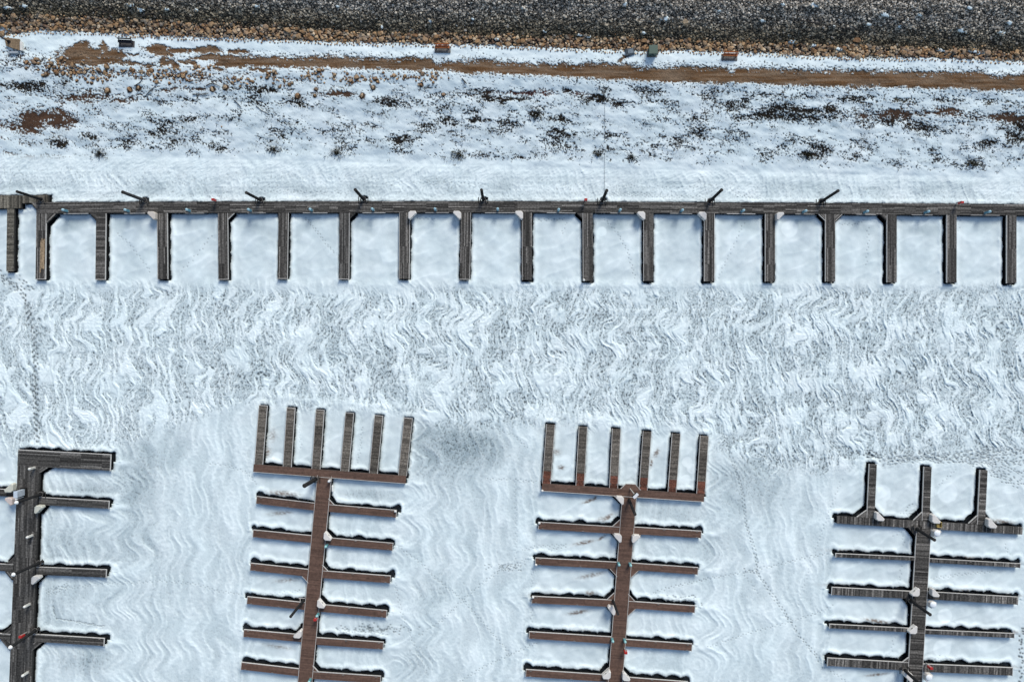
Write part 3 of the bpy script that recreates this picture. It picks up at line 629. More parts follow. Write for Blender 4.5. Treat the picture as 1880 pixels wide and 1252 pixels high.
for pts, stp, dk in (([(380, 849), (420, 855), (455, 868), (472, 890)], 4.5, .55), ([(110, 1082), (180, 1072), (300, 1066), (360, 1072), (400, 1085), (450, 1092), (500, 1091), (550, 1084)], 4.6, .6), ([(730, 1003), (775, 1035), (800, 1062), (830, 1085), (852, 1103), (885, 1140), (912, 1172), (940, 1205)], 4.2, .65),
    ([(770, 1165), (810, 1140), (855, 1095), (885, 1070), (922, 1045), (960, 1030), (985, 1015), (1040, 1003)], 4.4, .65), ([(845, 1250), (890, 1222), (935, 1202), (985, 1180)], 4.6, .75), ([(895, 880), (940, 880), (985, 885)], 5, .7), ([(905, 785), (945, 800), (970, 825)], 5, .6),
    ([(1190, 1092), (1230, 1078), (1300, 1062), (1355, 1052), (1400, 1043), (1460, 1028), (1525, 1014)], 4.6, .75), ([(1300, 1188), (1380, 1160), (1450, 1142), (1500, 1125), (1530, 1112)], 4.8, .65), ([(722, 1048), (735, 1120), (755, 1170), (785, 1240)], 4.6, .55), ([(945, 880), (948, 980), (945, 1040)], 5, .4), ([(978, 1040), (975, 1180)], 5, .45), ([(1545, 880), (1515, 960), (1490, 1030), (1465, 1110)], 6, .4),
    ([(480, 351), (560, 352), (640, 353)], 6, .7), ([(760, 337), (840, 336), (900, 341)], 6, .5), ([(1115, 358), (1180, 360), (1290, 362)], 4, .6), ([(1115, 354), (1200, 356)], 4, .55), ([(1120, 343), (1300, 345)], 7, .5), ([(1350, 360), (1420, 368)], 4, .7), ([(1345, 352), (1400, 362)], 5, .5),
    ([(215, 430), (238, 448), (262, 480), (277, 500)], 5, .55), ([(388, 433), (372, 455), (350, 480), (330, 500)], 7, .7), ([(560, 400), (585, 430), (605, 455), (618, 468)], 3.6, .7), ([(1108, 400), (1135, 430), (1152, 460), (1160, 490), (1166, 512)], 4.5, .65), ([(980, 405), (1040, 402)], 5, .6), ([(1365, 410), (1350, 445), (1335, 475), (1318, 512)], 6, .5), ([(1542, 412), (1572, 412), (1586, 405)], 4.5, .55), ([(1594, 418), (1594, 445), (1590, 490)], 6, .55), ([(1762, 405), (1760, 430)], 6, .5), ([(757, 400), (800, 403)], 4, .5), ([(1040, 410), (1030, 430)], 5, .5),
    ([(548, 780), (553, 825)], 4.5, .45), ([(665, 785), (662, 820), (655, 850)], 4.5, .5), ([(610, 970), (650, 985), (700, 995)], 5, .6), ([(960, 1010), (985, 1003), (1040, 1000)], 3.8, .6), ([(1710, 1062), (1760, 1055), (1825, 1048)], 4.5, .55), ([(1725, 890), (1755, 862)], 5, .6), ([(1655, 1040), (1650, 1080)], 6, .5), ([(1642, 1170), (1632, 1210)], 6, .5), ([(1640, 985), (1655, 975), (1660, 1000)], 6, .5), ([(1522, 1228), (1560, 1255)], 4.5, .6), ([(1845, 1000), (1855, 1020)], 5, .5), ([(1060, 880), (1060, 880)], 9, .1)):
    track(pts, stp, 1.3, 1.25, .95, dk, .4)
for _ in range(60): stamp(random.gauss(928, 16), random.gauss(1042, 4), 1.2, 1, 0, .04, .7)
for _ in range(130): stamp(random.gauss(680, 28), 1157 + random.gauss(0, 5), 1.8, 1.2, 0, .04, .75)
for _ in range(70): stamp(random.gauss(1240, 22), random.gauss(1101, 5), 1.8, 1.3, 0, .04, .8)
for _ in range(45): stamp(random.gauss(1600, 9), random.gauss(836, 6), 2, 1.6, 0, .05, .95)
for _ in range(60): stamp(random.uniform(1870, 1890), random.uniform(1150, 1260), 2.2, 1.8, random.random()*3, .05, .9)
for _ in range(60): stamp(random.gauss(1730, 22), random.gauss(1213, 4), 1.1, .9, 0, .04, .6)
for _ in range(45): stamp(random.gauss(1675, 9), random.gauss(942, 6), 1.3, 1, 0, .04, .7)
track([(97, 1112), (102, 1135), (125, 1138), (190, 1150)], 2.2, .4, 2, .8, .8); track([(85, 1090), (105, 1083), (125, 1078)], 2.6, 2, 1.3, 1, .7, 1, 2)
# silt streaks blown on the snow
silt = np.zeros_like(GX)
for x, y, rx, ry, rot, a in ((1082, 919, 12, 2.6, -.35, .6), (1092, 915, 6, 2.2, -.8, .6), (1115, 950, 11, 3.6, -.5, .6), (1103, 953, 9, 4, -.3, .3), (1072, 996, 17, 3, -.2, .6), (1105, 987, 8, 2, -.6, .55), (1085, 1056, 24, 4, -.2, .35), (1098, 1052, 10, 1.8, -.2, .4), (1060, 1124, 15, 3, -.15, .65), (1085, 1089, 10, 4, .1, .5), (1082, 1160, 14, 3, .2, .45), (1110, 1231, 12, 4, 0, .3),
                         (1015, 1023, 25, 3, .05, .45), (1000, 1094, 25, 4, .05, .5), (1010, 1230, 40, 3, .04, .4), (1610, 1140, 22, 3.5, .15, .55), (1560, 1076, 40, 3, .05, .4), (1560, 1012, 35, 3, .05, .45), (1565, 1206, 40, 2.5, .05, .5), (1770, 1024, 40, 3, .06, .5), (1840, 1032, 30, 3.5, .05, .55), (1780, 1085, 40, 3, .05, .35), (1850, 1092, 25, 3, .05, .4), (1800, 1156, 60, 3, .04, .35), (1850, 1160, 20, 3.5, .04, .5), (1820, 1222, 50, 3, .04, .35), (1610, 1238, 18, 2.2, -.1, .5), (1840, 958, 20, 4, .1, .55), (520, 906, 25, 5, .1, .45), (500, 800, 8, 12, .2, .25), (490, 830, 7, 9, .2, .4), (515, 942, 22, 3.5, -.1, .3), (525, 1065, 22, 3.5, -.1, .3), (510, 1187, 24, 3.5, .15, .3), (490, 979, 25, 3, .1, .3), (1030, 858, 6, 4, 0, .5), (1022, 830, 7, 5, .2, .4), (1205, 832, 4, 8, .5, .5), (1196, 850, 2.4, 9, .2, .5)):
    silt = np.maximum(silt, a*gauss(x, y, rx, ry, rot))
silt *= np.clip(.75 + .8*perlin(GX/5, GY/3, 41), 0, 1.2); silt = np.clip(silt*2.3, 0, .88)
# ------------------------------------------------------------------ bare soil, path, shrub ground on the bank
soil = np.zeros_like(GX); SOILC = np.zeros((NY, NX, 3), np.float32); SOILC[:] = (.045, .03, .02)
sp1 = perlin(GX/2.4, GY/2.2, 51) + .8*perlin(GX/5.5, GY/4.5, 52) + .6*perlin(GX/13, GY/10, 53)
up = np.interp(GX, [-9000, 395, 420, 470, 540, 600, 640, 700, 790, 800, 880, 950, 1050, 1100, 1150, 1175, 1250, 1330, 1345, 1360, 1400, 1480, 1640, 1700, 1800, 1830, 1880, 9000], [104, 104, 101, 102, 105, 102, 104, 106, 106, 117, 108, 116, 118, 116, 118, 124, 121, 124, 132, 124, 124, 128, 130, 133, 131, 139, 136, 260])
lo = np.interp(GX, [-9000, 395, 470, 600, 800, 850, 950, 1100, 1250, 1400, 1500, 1640, 1760, 1880, 9000], [112, 116, 123, 126, 130, 134, 137, 146, 152, 155, 160, 161, 164, 168, 300])
dpath = np.minimum(GY - up, lo - GY) + 4.0*sp1 + 2.5*perlin(GX/22, GY/10, 101)
pathm = sst(-1.2, 1.6, dpath)*sst(385, 420, GX + 14*sp1)
pw1 = 9*fbm(GX/16, GY/9, 94, 2); pw2 = 3.5*fbm(GX/14, GY/9, 95, 2)
for x, y, rx, ry, a in ((150, 100, 34, 16, 1), (128, 110, 22, 9, 1), (205, 104, 24, 13, 1), (190, 86, 8, 8, .8), (148, 84, 14, 9, .9), (170, 112, 30, 8, 1), (285, 90, 22, 8, .9), (300, 100, 14, 6, .9), (330, 93, 26, 5, .8), (378, 92, 26, 6, 1), (435, 95, 14, 5, .8), (245, 101, 10, 3, .8), (240, 116, 18, 5, .9), (305, 113, 16, 6, .9), (345, 114, 16, 4, .8), (390, 106, 40, 5, 1), (425, 116, 30, 7, 1), (275, 122, 14, 4, .7), (318, 120, 10, 6, .8), (1146, 108, 6, 6, .8), (400, 127, 12, 4, .6), (480, 128, 25, 4, .7)):
    pathm = np.maximum(pathm, sst(.28, .40, a*np.exp(-(np.hypot((GX - x + pw1)/(rx*1.1), (GY - y + pw2)/(ry*1.1)))**1.6) + .16*sp1))
pathm *= (1 - sst(.75, 1.05, sp1 + .9*perlin(GX/40, GY/3.5, 57))*.9*sst(6, 1, np.abs(GY - up - 5)))   # thin streaks of snow left along its upper edge
soil = np.maximum(soil, pathm)
pc = (.155, .088, .043); tk = np.clip(.5 + .9*fbm(GX/60, GY/5, 54, 2), 0, 1)
SOILC[pathm > .02] = pc
for ch, (a, b_) in enumerate(zip((.12, .06, .024), (.20, .135, .085))): SOILC[..., ch] = np.where(pathm > .02, a + (b_ - a)*tk, SOILC[..., ch])
VEG = []     # (x, y, rx, ry, strength, colour, tuft share)
BK, BR, OL, RD = (.022, .018, .015), (.085, .045, .026), (.06, .052, .03), (.085, .03, .024)
for v in ((60, 118, 50, 9, .8, BR), (120, 128, 40, 10, .8, BR), (200, 132, 60, 8, .68, BR), (320, 138, 80, 9, .6, BR), (420, 135, 60, 9, .55, BR), (30, 100, 20, 20, .8, BR), (130, 186, 26, 6, .8, BR), (700, 142, 110, 8, .36, BR), (480, 142, 90, 8, .36, BR), (78, 214, 42, 13, 1.15, BR), (52, 228, 22, 16, 1.15, BR), (110, 226, 26, 12, 1, BR), (62, 240, 20, 9, 1, BR), (75, 193, 10, 8, .5, BR), (112, 268, 20, 10, .75, BK), (55, 289, 30, 5, 1, BR), (15, 281, 16, 6, .9, BR), (95, 288, 22, 6, .9, OL), (60, 160, 40, 13, .7, BK), (98, 163, 26, 14, .55, BK), (160, 178, 46, 6, 1.05, BR), (205, 184, 26, 4, .8, BR), (150, 165, 42, 4, .8, BR),
          (70, 112, 22, 8, .8, BK), (30, 110, 16, 12, .8, BK), (10, 116, 14, 16, .7, BK), (300, 165, 14, 4, .7, BR), (360, 164, 14, 4, .9, BR), (500, 166, 26, 6, 1.0, BK), (512, 190, 30, 9, .5, BK), (625, 172, 26, 6, 1.05, BR), (900, 168, 20, 4, .9, BK), (965, 171, 50, 4.5, 1.0, RD), (925, 183, 48, 5, 1.1, BK), (860, 176, 30, 14, .5, BK), (730, 185, 30, 12, .55, BK), (790, 178, 14, 8, .55, BK), (982, 210, 14, 13, .8, BK), (1024, 216, 12, 9, .75, BK), (1103, 182, 15, 8, 1, BK), (1110, 168, 6, 10, .6, BK), (1155, 189, 30, 5, .75, BK), (1210, 187, 22, 4, .7, BK), (1040, 166, 8, 6, .6, BK), (1190, 165, 28, 8, .45, BK),
          (1340, 195, 40, 16, .62, BK), (1360, 190, 20, 10, .8, BK), (1418, 208, 36, 17, .95, BK), (1440, 200, 26, 8, .9, BK), (1410, 176, 16, 6, .6, BK), (1490, 178, 22, 8, .55, BK), (1500, 203, 34, 7, .95, BK), (1500, 215, 24, 8, .7, BK), (1570, 203, 14, 6, .8, BK), (1640, 210, 50, 11, 1.15, BR), (1650, 222, 46, 12, .85, BK), (1680, 235, 30, 14, .55, BK), (1725, 207, 40, 6, 1.05, BR), (1790, 214, 30, 10, .65, BK), (1850, 217, 44, 11, 1.1, BR), (1870, 228, 30, 10, .85, BK), (1660, 183, 20, 6, .6, OL), (1700, 172, 24, 5, .5, OL), (1845, 188, 30, 8, .55, OL), (1820, 265, 10, 16, .6, BK), (1785, 302, 22, 9, .75, BK), (1820, 275, 16, 14, .5, BK), (1870, 250, 16, 30, .5, BK), (1480, 284, 30, 10, .75, BK), (1500, 272, 24, 14, .55, BK), (1455, 268, 16, 9, .5, BK), (1720, 290, 12, 12, .5, BK), (1580, 285, 30, 18, .38, BK), (1265, 245, 16, 16, .65, BK), (1270, 225, 30, 18, .45, BK), (1350, 255, 24, 18, .4, BK), (1230, 270, 40, 14, .4, BK), (1160, 290, 8, 8, .8, BK), (1025, 250, 18, 20, .68, BK), (1010, 275, 20, 7, .6, BK), (950, 288, 12, 3, .7, BK), (1115, 260, 8, 20, .5, BK),
          (520, 240, 22, 12, .62, BK), (500, 260, 16, 7, .45, BK), (635, 248, 24, 12, .55, BK), (730, 258, 14, 14, .75, BK), (690, 235, 14, 9, .4, BK), (810, 225, 30, 20, .58, BK), (830, 245, 14, 16, .6, BK), (875, 220, 12, 9, .75, BK), (920, 230, 14, 12, .6, BK), (860, 200, 30, 14, .42, BK), (905, 283, 14, 6, .7, BK), (300, 250, 34, 30, .48, BK), (240, 255, 26, 20, .45, BK), (330, 225, 40, 14, .4, BK), (400, 272, 16, 10, .68, BK), (355, 280, 12, 6, .7, BK), (285, 272, 8, 6, .8, BK), (440, 175, 30, 8, .5, BK), (340, 185, 40, 8, .42, BK), (470, 190, 26, 10, .48, BK), (170, 250, 16, 10, .5, BK), (160, 285, 20, 5, .6, BK), (1330, 168, 30, 6, .45, BK), (1580, 180, 30, 8, .5, BK), (1750, 180, 30, 6, .4, BK)):
    VEG.append(v)
vegf = np.zeros_like(GX); vc = np.zeros((NY, NX, 3), np.float32); vw = np.zeros_like(GX) + 1e-6
wob = .25*perlin(GX/18, GY/9, 55)
for x, y, rx, ry, a, c in VEG:
    i0, i1 = np.searchsorted(AX, [x - 3*rx, x + 3*rx]); j0, j1 = np.searchsorted(AY, [y - 3*ry, y + 3*ry]); sl_ = (slice(j0, j1), slice(i0, i1))
    wx_ = 12*perlin(GX[sl_]/15, GY[sl_]/9, 91) ; wy_ = 5*perlin(GX[sl_]/15, GY[sl_]/9, 92); g = a*np.exp(-(np.hypot((GX[sl_] - x + wx_)/(rx*1.45), (GY[sl_] - y + wy_)/(ry*.95)))**1.5)
    vegf[sl_] = np.maximum(vegf[sl_], g); vw[sl_] += g
    for ch in range(3): vc[..., ch][sl_] += g*c[ch]
spn = .5 + .55*(perlin(GX/2.3, GY/2.5, 56)*.8 + perlin(GX/4.8, GY/4.2, 58)*.55)
gen = np.clip(.14 + .36*fbm((GX + .8*GY)/52, (GY - .25*GX)/20, 59, 3) + .16*perlin(GX/16, GY/8, 65), 0, .42)*sst(136, 165, Q)*sst(303, 285, Q)
vd = np.clip(vegf*(1 + wob), 0, 1.2)*.74 + gen
vsoil = sst(-.07, .09, vd - spn)*(vegf + gen > .02)
# specks beside the path
vsoil = np.maximum(vsoil, sst(-.06, .08, .30*sst(15, 1, np.minimum(np.abs(GY - up + 3), np.abs(GY - lo - 4))) - spn))
vsoil *= bank
fresh = (vsoil > .02) & (pathm < .3)
for ch in range(3): SOILC[..., ch] = np.where(fresh, vc[..., ch]/vw*(vw > .01) + (vw <= .01)*.02, SOILC[..., ch])
soil = np.maximum(soil, vsoil)
def scatter(n, box, dens, dmin):
    out = []; cell = {}; tries = 0
    while len(out) < n and tries < n*60:
        tries += 1; x = random.uniform(box[0], box[1]); y = random.uniform(box[2], box[3]); d = dens(x, y)
        if d <= 0 or random.random() > d: continue
        k = (int(x/dmin), int(y/dmin)); ok = True
        for a in (-1, 0, 1):
            for b2 in (-1, 0, 1):
                for (qx, qy) in cell.get((k[0]+a, k[1]+b2), ()):
                    if (qx-x)**2 + (qy-y)**2 < dmin*dmin: ok = False
        if ok: out.append((x, y)); cell.setdefault(k, []).append((x, y))
    return out
SCAT = ((150, 132, 40, 9, 1), (185, 143, 22, 8, 1), (225, 132, 20, 5, 1), (300, 134, 40, 10, .9), (330, 146, 30, 6, .6), (370, 135, 20, 12, .7), (430, 145, 12, 8, .8), (450, 150, 14, 8, .6), (500, 140, 14, 8, .8), (520, 155, 20, 5, .6), (570, 140, 24, 9, .8), (650, 146, 34, 7, 1), (690, 148, 16, 6, .8), (740, 142, 40, 7, .8), (790, 142, 20, 8, .8), (110, 120, 20, 8, .7), (75, 112, 20, 6, .5), (60, 120, 26, 8, .4), (125, 125, 15, 7, .7))
def sden(x, y): return min(.9, sum(a*math.exp(-((x-cx_)/rx)**2 - ((y-cy_)/ry)**2) for cx_, cy_, rx, ry, a in SCAT))
SROCK = [(x, y, random.choice((3.6, 4.2, 5, 5.5, 6.2, 7.5))*random.uniform(.85, 1.15)) for x, y in scatter(150, (40, 840, 104, 168), sden, 4.6)]
SPEB = scatter(330, (40, 840, 104, 168), sden, 2.6)
LONE = ((197, 167, 12), (238, 165, 11), (254, 162, 11), (390, 164, 11), (414, 161, 12), (546, 177, 12), (580, 164, 8), (578, 176, 7), (665, 176, 11), (685, 161, 10), (773, 156, 9), (814, 174, 8), (84, 137, 10))
for x, y, d in SROCK + [(x, y, 2.5) for x, y in SPEB] + [(x, y, d*.85) for x, y, d in LONE]:
    i0, i1 = np.searchsorted(AX, [x - 12, x + 12]); j0, j1 = np.searchsorted(AY, [y - 12, y + 12]); sl_ = (slice(j0, j1), slice(i0, i1))
    g = sst(.28, .5, np.exp(-(np.hypot(GX[sl_] - x, GY[sl_] - y - .4)/(d*.66))**2) + .13*sp1[sl_]); up_ = g > soil[sl_]
    for ch, c_ in enumerate((.07, .042, .024)): SOILC[..., ch][sl_] = np.where(up_ & (g > .05), c_, SOILC[..., ch][sl_])
    soil[sl_] = np.maximum(soil[sl_], g)
# rubble band ground (dark earth between the stones)
TLO = ([-9000, 0, 50, 75, 110, 200, 300, 400, 480, 600, 720, 830, 950, 1100, 1180, 1250, 1400, 1500, 1600, 1700, 1880, 9000], [40, 66, 60, 56, 58, 61, 67, 70, 73, 77, 80, 82, 85, 92, 95, 93, 98, 104, 107, 106, 113, 270])
TUP = ([-9000, 0, 200, 400, 470, 700, 950, 1200, 1400, 1600, 1880, 9000], [0, 27, 33, 45, 48, 62, 66, 74, 79, 85, 96, 250])
tlo = np.interp(GX, *TLO); rub = sst(2, -3, GY - tlo + 3*sp1)
SNOWSPOT = ((43, 11, 7, 4), (12, 14, 8, 3), (258, 18, 8, 4), (240, 10, 7, 3), (305, 17, 5, 3), (360, 18, 5, 3), (1147, 8, 4, 6), (1222, 34, 9, 5), (1400, 38, 6, 3), (1495, 10, 9, 5), (1438, 8, 5, 3), (1625, 27, 9, 4), (1595, 45, 7, 3), (1652, 49, 4, 5), (1765, 56, 10, 4), (1838, 60, 9, 3), (1455, 77, 10, 4), (1492, 83, 6, 4), (1540, 90, 9, 3), (1727, 92, 9, 3), (1790, 95, 16, 3), (1080, 68, 7, 2.5), (1182, 61, 4, 3), (1062, 64, 8, 2), (868, 35, 3, 2), (1690, 28, 6, 3), (1780, 15, 6, 3), (1855, 43, 6, 4), (700, 50, 3, 4), (790, 41, 5, 4), (300, 84, 3, 3), (5, 55, 9, 9), (912, 72, 4, 3), (1000, 58, 4, 2), (1320, 20, 5, 2), (1530, 48, 5, 2), (960, 15, 4, 2), (620, 12, 5, 2), (470, 12, 6, 3))
spot = np.zeros_like(GX)
for x, y, rx, ry in SNOWSPOT: spot = np.maximum(spot, gauss(x, y, rx, ry, .25))
spotm = sst(.34, .5, spot + .30*sp1 + .12*perlin(GX/2, GY/2, 100))
rubm = rub*(1 - spotm); f = rubm > .05
soil = np.maximum(soil*(1 - rub), rubm)
for ch, c in enumerate((.03, .025, .02)): SOILC[..., ch] = np.where(f, c, SOILC[..., ch])
# ------------------------------------------------------------------ melt gap round the docks
gapm = np.zeros_like(GX); rim = np.zeros_like(GX)
for (a, b_, hw_, gs) in RECTS:
    x0, x1 = min(a[0], b_[0]) - hw_ - 30, max(a[0], b_[0]) + hw_ + 30; y0, y1 = min(a[1], b_[1]) - hw_ - 30, max(a[1], b_[1]) + hw_ + 30
    i0, i1 = np.searchsorted(AX, [x0, x1]); j0, j1 = np.searchsorted(AY, [y0, y1])
    if i1 <= i0 or j1 <= j0: continue
    sl_ = (slice(j0, j1), slice(i0, i1)); L = math.hypot(b_[0]-a[0], b_[1]-a[1]); ux, uy = (b_[0]-a[0])/L, (b_[1]-a[1])/L
    dx, dy = GX[sl_] - a[0], GY[sl_] - a[1]; t = dx*ux + dy*uy; v = -dx*uy + dy*ux
    ot = np.maximum(np.maximum(-t, t - L), 0); ov = np.maximum(np.abs(v) - hw_, 0); d = np.hypot(ot, ov)
    sc = np.abs(np.sin(np.pi*t/27 + (a[0]*.37 + a[1]*.11)))**.55
    ny = np.sign(v)*ux; sidef = np.clip(.72 - .5*ny, .15, 1.2)
    g = gs*sidef*(.7 + 2.6*sc*np.clip(.85 + 1.1*perlin(GX[sl_]/24, GY[sl_]/24, 61), .15, 1.5)) + .5*perlin(GX[sl_]/4, GY[sl_]/4, 62)
    g = g*(1 + .35*sst(L - 14, L, t))
    gapm[sl_] = np.maximum(gapm[sl_], sst(.7, -.7, d - np.maximum(g, .1)))
    rim[sl_] = np.maximum(rim[sl_], np.exp(-((d - g - 4.5)/4.5)**2)*min(1, gs + .3))
for base in ((265, 367), (478, 367), (667, 364), (887, 366), (1106, 367), (1303, 369), (1507, 370), (80, 362)): gapm = np.maximum(gapm, sst(.4, .62, gauss(base[0] + 2, base[1] - 1, 7, 4.5)))
cov = cov + .22*rim*(1 - rough*.5); dark *= (1 - .8*rim); cov = np.clip(cov, 0, 1)
# ------------------------------------------------------------------ heights
Z = zb(GX, GY).astype(np.float32)
lake = 1 - bank
hs = rough*(.075*band + .055*line + .03*np.clip(broad, -1, 1) + .035*net*(1 - patch) + .04*patch) + (1 - rough)*lake*(.066*np.clip(e2, 0, 1)**1.2 + .06*e1 + .02*np.clip(e3, 0, 1))*(1 - si)
hs += si*(.06*sl1 + .03*np.clip(sl2, 0, 1)**2) + .10*rim*lake + .10*tails + strip*.04*np.clip(rip, 0, 1) - .015*np.clip(fleck, -1, 1)*lake*(1 - si)
hb = bank*(.12*fbm(GX/60, GY/40, 71, 3) + .008*perlin(GX/7, GY/5, 72)*(1 - pathm) + .02*perlin(GX/17, GY/12, 74)*(1 - pathm) - .09*pathm - .07*vsoil + .02*sp1*soil)
hb += bank*.008*(1 - np.abs(perlin((GX*.8 + GY*.6)/22, (GX*.6 - GY*.8)/7, 73))*2)*(1 - soil)
Z = Z + hs + hb + HZ
Z = Z + rub*(-.12 + .22*spotm)
Z = Z*(1 - gapm) + gapm*(-.22)
far = np.maximum(np.maximum(-14 - GX, GX - 1900), np.maximum(-14 - GY, GY - 1270)); 
# ------------------------------------------------------------------ split the ground sheet: lake, bank, path, open water
K = S*(H - Z)/H
VX = (GX - CX)*K; VY = -(GY - CY)*K
V = np.stack([VX, VY, Z], -1).reshape(-1, 3).astype(np.float32)
MASK = np.stack([cov, np.clip(soil, 0, 1), np.clip(dark, 0, 1), silt], -1).reshape(-1, 4).astype(np.float32)
SOL = np.concatenate([SOILC, np.ones((NY, NX, 1), np.float32)], -1).reshape(-1, 4)
idx = np.arange(NY*NX).reshape(NY, NX)
F = np.stack([idx[:-1, :-1], idx[1:, :-1], idx[1:, 1:], idx[:-1, 1:]], -1).reshape(-1, 4)
def fmean(a): return ((a[:-1, :-1] + a[1:, 1:])/2).ravel()
cls = np.where(fmean(gapm) > .5, 3, np.where((fmean(pathm) > .5) & (fmean(rub) < .5), 2, np.where(fmean(Q) < 312, 1, 0)))
def sheet(name, k, mat):
    f = F[cls == k]; used, inv = np.unique(f.ravel(), return_inverse=True); n = len(f)
    me = bpy.data.meshes.new(name); me.vertices.add(len(used)); me.vertices.foreach_set('co', V[used].ravel())
    me.loops.add(n*4); me.loops.foreach_set('vertex_index', inv.astype(np.int32)); me.polygons.add(n)
    me.polygons.foreach_set('loop_start', np.arange(0, n*4, 4, dtype=np.int32)); me.polygons.foreach_set('loop_total', np.full(n, 4, np.int32))
    for nm, dat in (('Mask', MASK), ('Soil', SOL)):
        a = me.color_attributes.new(nm, 'FLOAT_COLOR', 'POINT'); a.data.foreach_set('color', dat[used].ravel())
    me.materials.append(mat); me.update(calc_edges=True); me.polygons.foreach_set('use_smooth', np.ones(n, bool))
    o = bpy.data.objects.new(name, me); C.objects.link(o); o['kind'] = 'structure'; return o
sheet('frozen_lake', 0, M_GROUND); sheet('snowy_bank', 1, M_GROUND); sheet('dirt_path', 2, M_GROUND); sheet('water', 3, M_WATER)
def ground(px, py):
    i = min(max(np.searchsorted(AX, px), 0), NX - 1); j = min(max(np.searchsorted(AY, py), 0), NY - 1); return float(Z[j, i])
def PG(px, py, dz=0.0):
    z = ground(px, py); v = P(px, py, z); v.z = z + dz; return v

# ------------------------------------------------------------------ stones
def rock_mesh(seed, n=3):
    v, f = ico(n); r = np.random.default_rng(seed); d = r.normal(size=(13, 3)); d /= np.linalg.norm(d, axis=1)[:, None]; h = r.uniform(.52, .88, 13)
    p = v.copy()
    for dd, hh in zip(d, h):
        t = p@dd; p = p - np.maximum(t - hh, 0)[:, None]*dd
    p = p*(1 + .05*np.sin(v@r.normal(size=3)*5))[:, None]*np.array([1, r.uniform(.62, .95), r.uniform(.38, .58)]); return p, f
ROCKS = [rock_mesh(i) for i in range(10)]; ROCKS_LO = [rock_mesh(40 + i, 2) for i in range(12)]
def rock_data(i, mat):
    p, f = ROCKS[i]; me = bpy.data.meshes.new('rock'); me.from_pydata(p.tolist(), [], f.tolist()); me.materials.append(mat); me.update(); return me
RT = [rock_data(i, M_TAN) for i in range(10)]; RG = [rock_data(i, M_GREY) for i in range(10)]
def rock(px, py, dpx, label, group, data, name='rock', sink=.15):
    o = bpy.data.objects.new(name, random.choice(data)); C.objects.link(o); r = dpx*S/2
    o.location = PG(px, py, r*(.6 - sink)); o.scale = (r*1.12, r*1.12*random.uniform(.85, 1.1), r*1.1); o.rotation_euler = (random.uniform(-.3, .3), random.uniform(-.3, .3), random.uniform(0, 6.28))
    return tag(o, label, 'rock', group)
def in_spot(x, y): return any(((x-a)/(c*.9))**2 + ((y-b2)/(d*.9))**2 < random.uniform(.3, 1.1) for a, b2, c, d in SNOWSPOT)
def tband(x, y):
    u, l = np.interp(x, *TUP), np.interp(x, *TLO)
    if in_spot(x, y): return 0
    return 1.0 if u + 2*math.sin(x/17) < y < l - 1 else 0
big = scatter(138, (2, 1878, 28, 116), tband, 9.5)
for x, y in big: rock(x, y, random.uniform(6.8, 11), 'large tan boulder in the band of rubble between grey stones and snow', 'tan boulders in the rubble band', RT, 'boulder')
rock(1258, 42, 11, 'single yellowish boulder lying alone among the dark grey stones', None, RT, 'boulder')
rock(1572, 75, 13, 'pointed pale boulder standing above the tan band at right', None, RT, 'boulder')
def lowstones(pts, size, colf, name, label, cat, zoff=.35):
    vs, fs, cs = [], [], []; base = 0
    for x, y in pts:
        p, f_ = ROCKS_LO[random.randrange(12)]; r = size(x, y)*S/2; a = random.uniform(0, 6.28); c, s = math.cos(a), math.sin(a); g = PG(x, y, r*zoff)
        q = p*r*np.array([1.15, 1.15, 1.2]); q = np.stack([q[:, 0]*c - q[:, 1]*s + g.x, q[:, 0]*s + q[:, 1]*c + g.y, q[:, 2] + g.z], -1)
        vs.append(q); fs.append(f_ + base); base += len(q); cs.append(np.tile(np.array([*colf(x, y), 1.0]), (len(q), 1)))
    vs = np.concatenate(vs); fs = np.concatenate(fs); cs = np.concatenate(cs).astype('f')
    me = bpy.data.meshes.new(name); me.from_pydata(vs.tolist(), [], fs.tolist()); a = me.color_attributes.new('Col', 'FLOAT_COLOR', 'POINT'); a.data.foreach_set('color', cs.ravel()); me.materials.append(M_STONE); me.update()
    o = bpy.data.objects.new(name, me); C.objects.link(o); return tag(o, label, cat, None, 'stuff')
TANC = ((.26, .15, .075), (.40, .25, .13), (.46, .32, .19), (.3, .21, .14), (.55, .42, .28), (.16, .10, .065), (.22, .18, .14))
def tcol(x, y):
    c = random.choice(TANC); v = random.uniform(.75, 1.35); return tuple(q*v for q in c)
tp = scatter(3900, (-160, 2040, 22, 120), lambda x, y: tband(x, y) or (.2 if tband(x, y - 7) or tband(x, y + 8) else 0), 3.9)
lowstones(tp + SPEB, lambda x, y: random.uniform(4, 8) if tband(x, y) else random.uniform(2.6, 4.4), tcol, 'boulder_rubble', 'smaller tan stones packed along the lower edge of grey stone slope', 'rubble')
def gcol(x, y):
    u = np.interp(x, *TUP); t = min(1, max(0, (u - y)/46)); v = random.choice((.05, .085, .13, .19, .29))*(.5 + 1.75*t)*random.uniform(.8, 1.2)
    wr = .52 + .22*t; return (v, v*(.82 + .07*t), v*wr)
def gband(x, y): return 0 if in_spot(x, y) or y > np.interp(x, *TUP) + 3 else 1
gbig = scatter(240, (0, 1880, 0, 92), gband, 10)
for x, y in gbig: rock(x, y, random.uniform(4.6, 6.4), 'larger grey stone on the dark stone slope along the top of view', 'larger grey stones on the slope', RG, 'stone', .2)
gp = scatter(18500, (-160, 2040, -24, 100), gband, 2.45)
lowstones(gp, lambda x, y: random.uniform(2.8, 5.6), gcol, 'riprap', 'dark grey broken stones covering the slope along the top of view', 'stones')
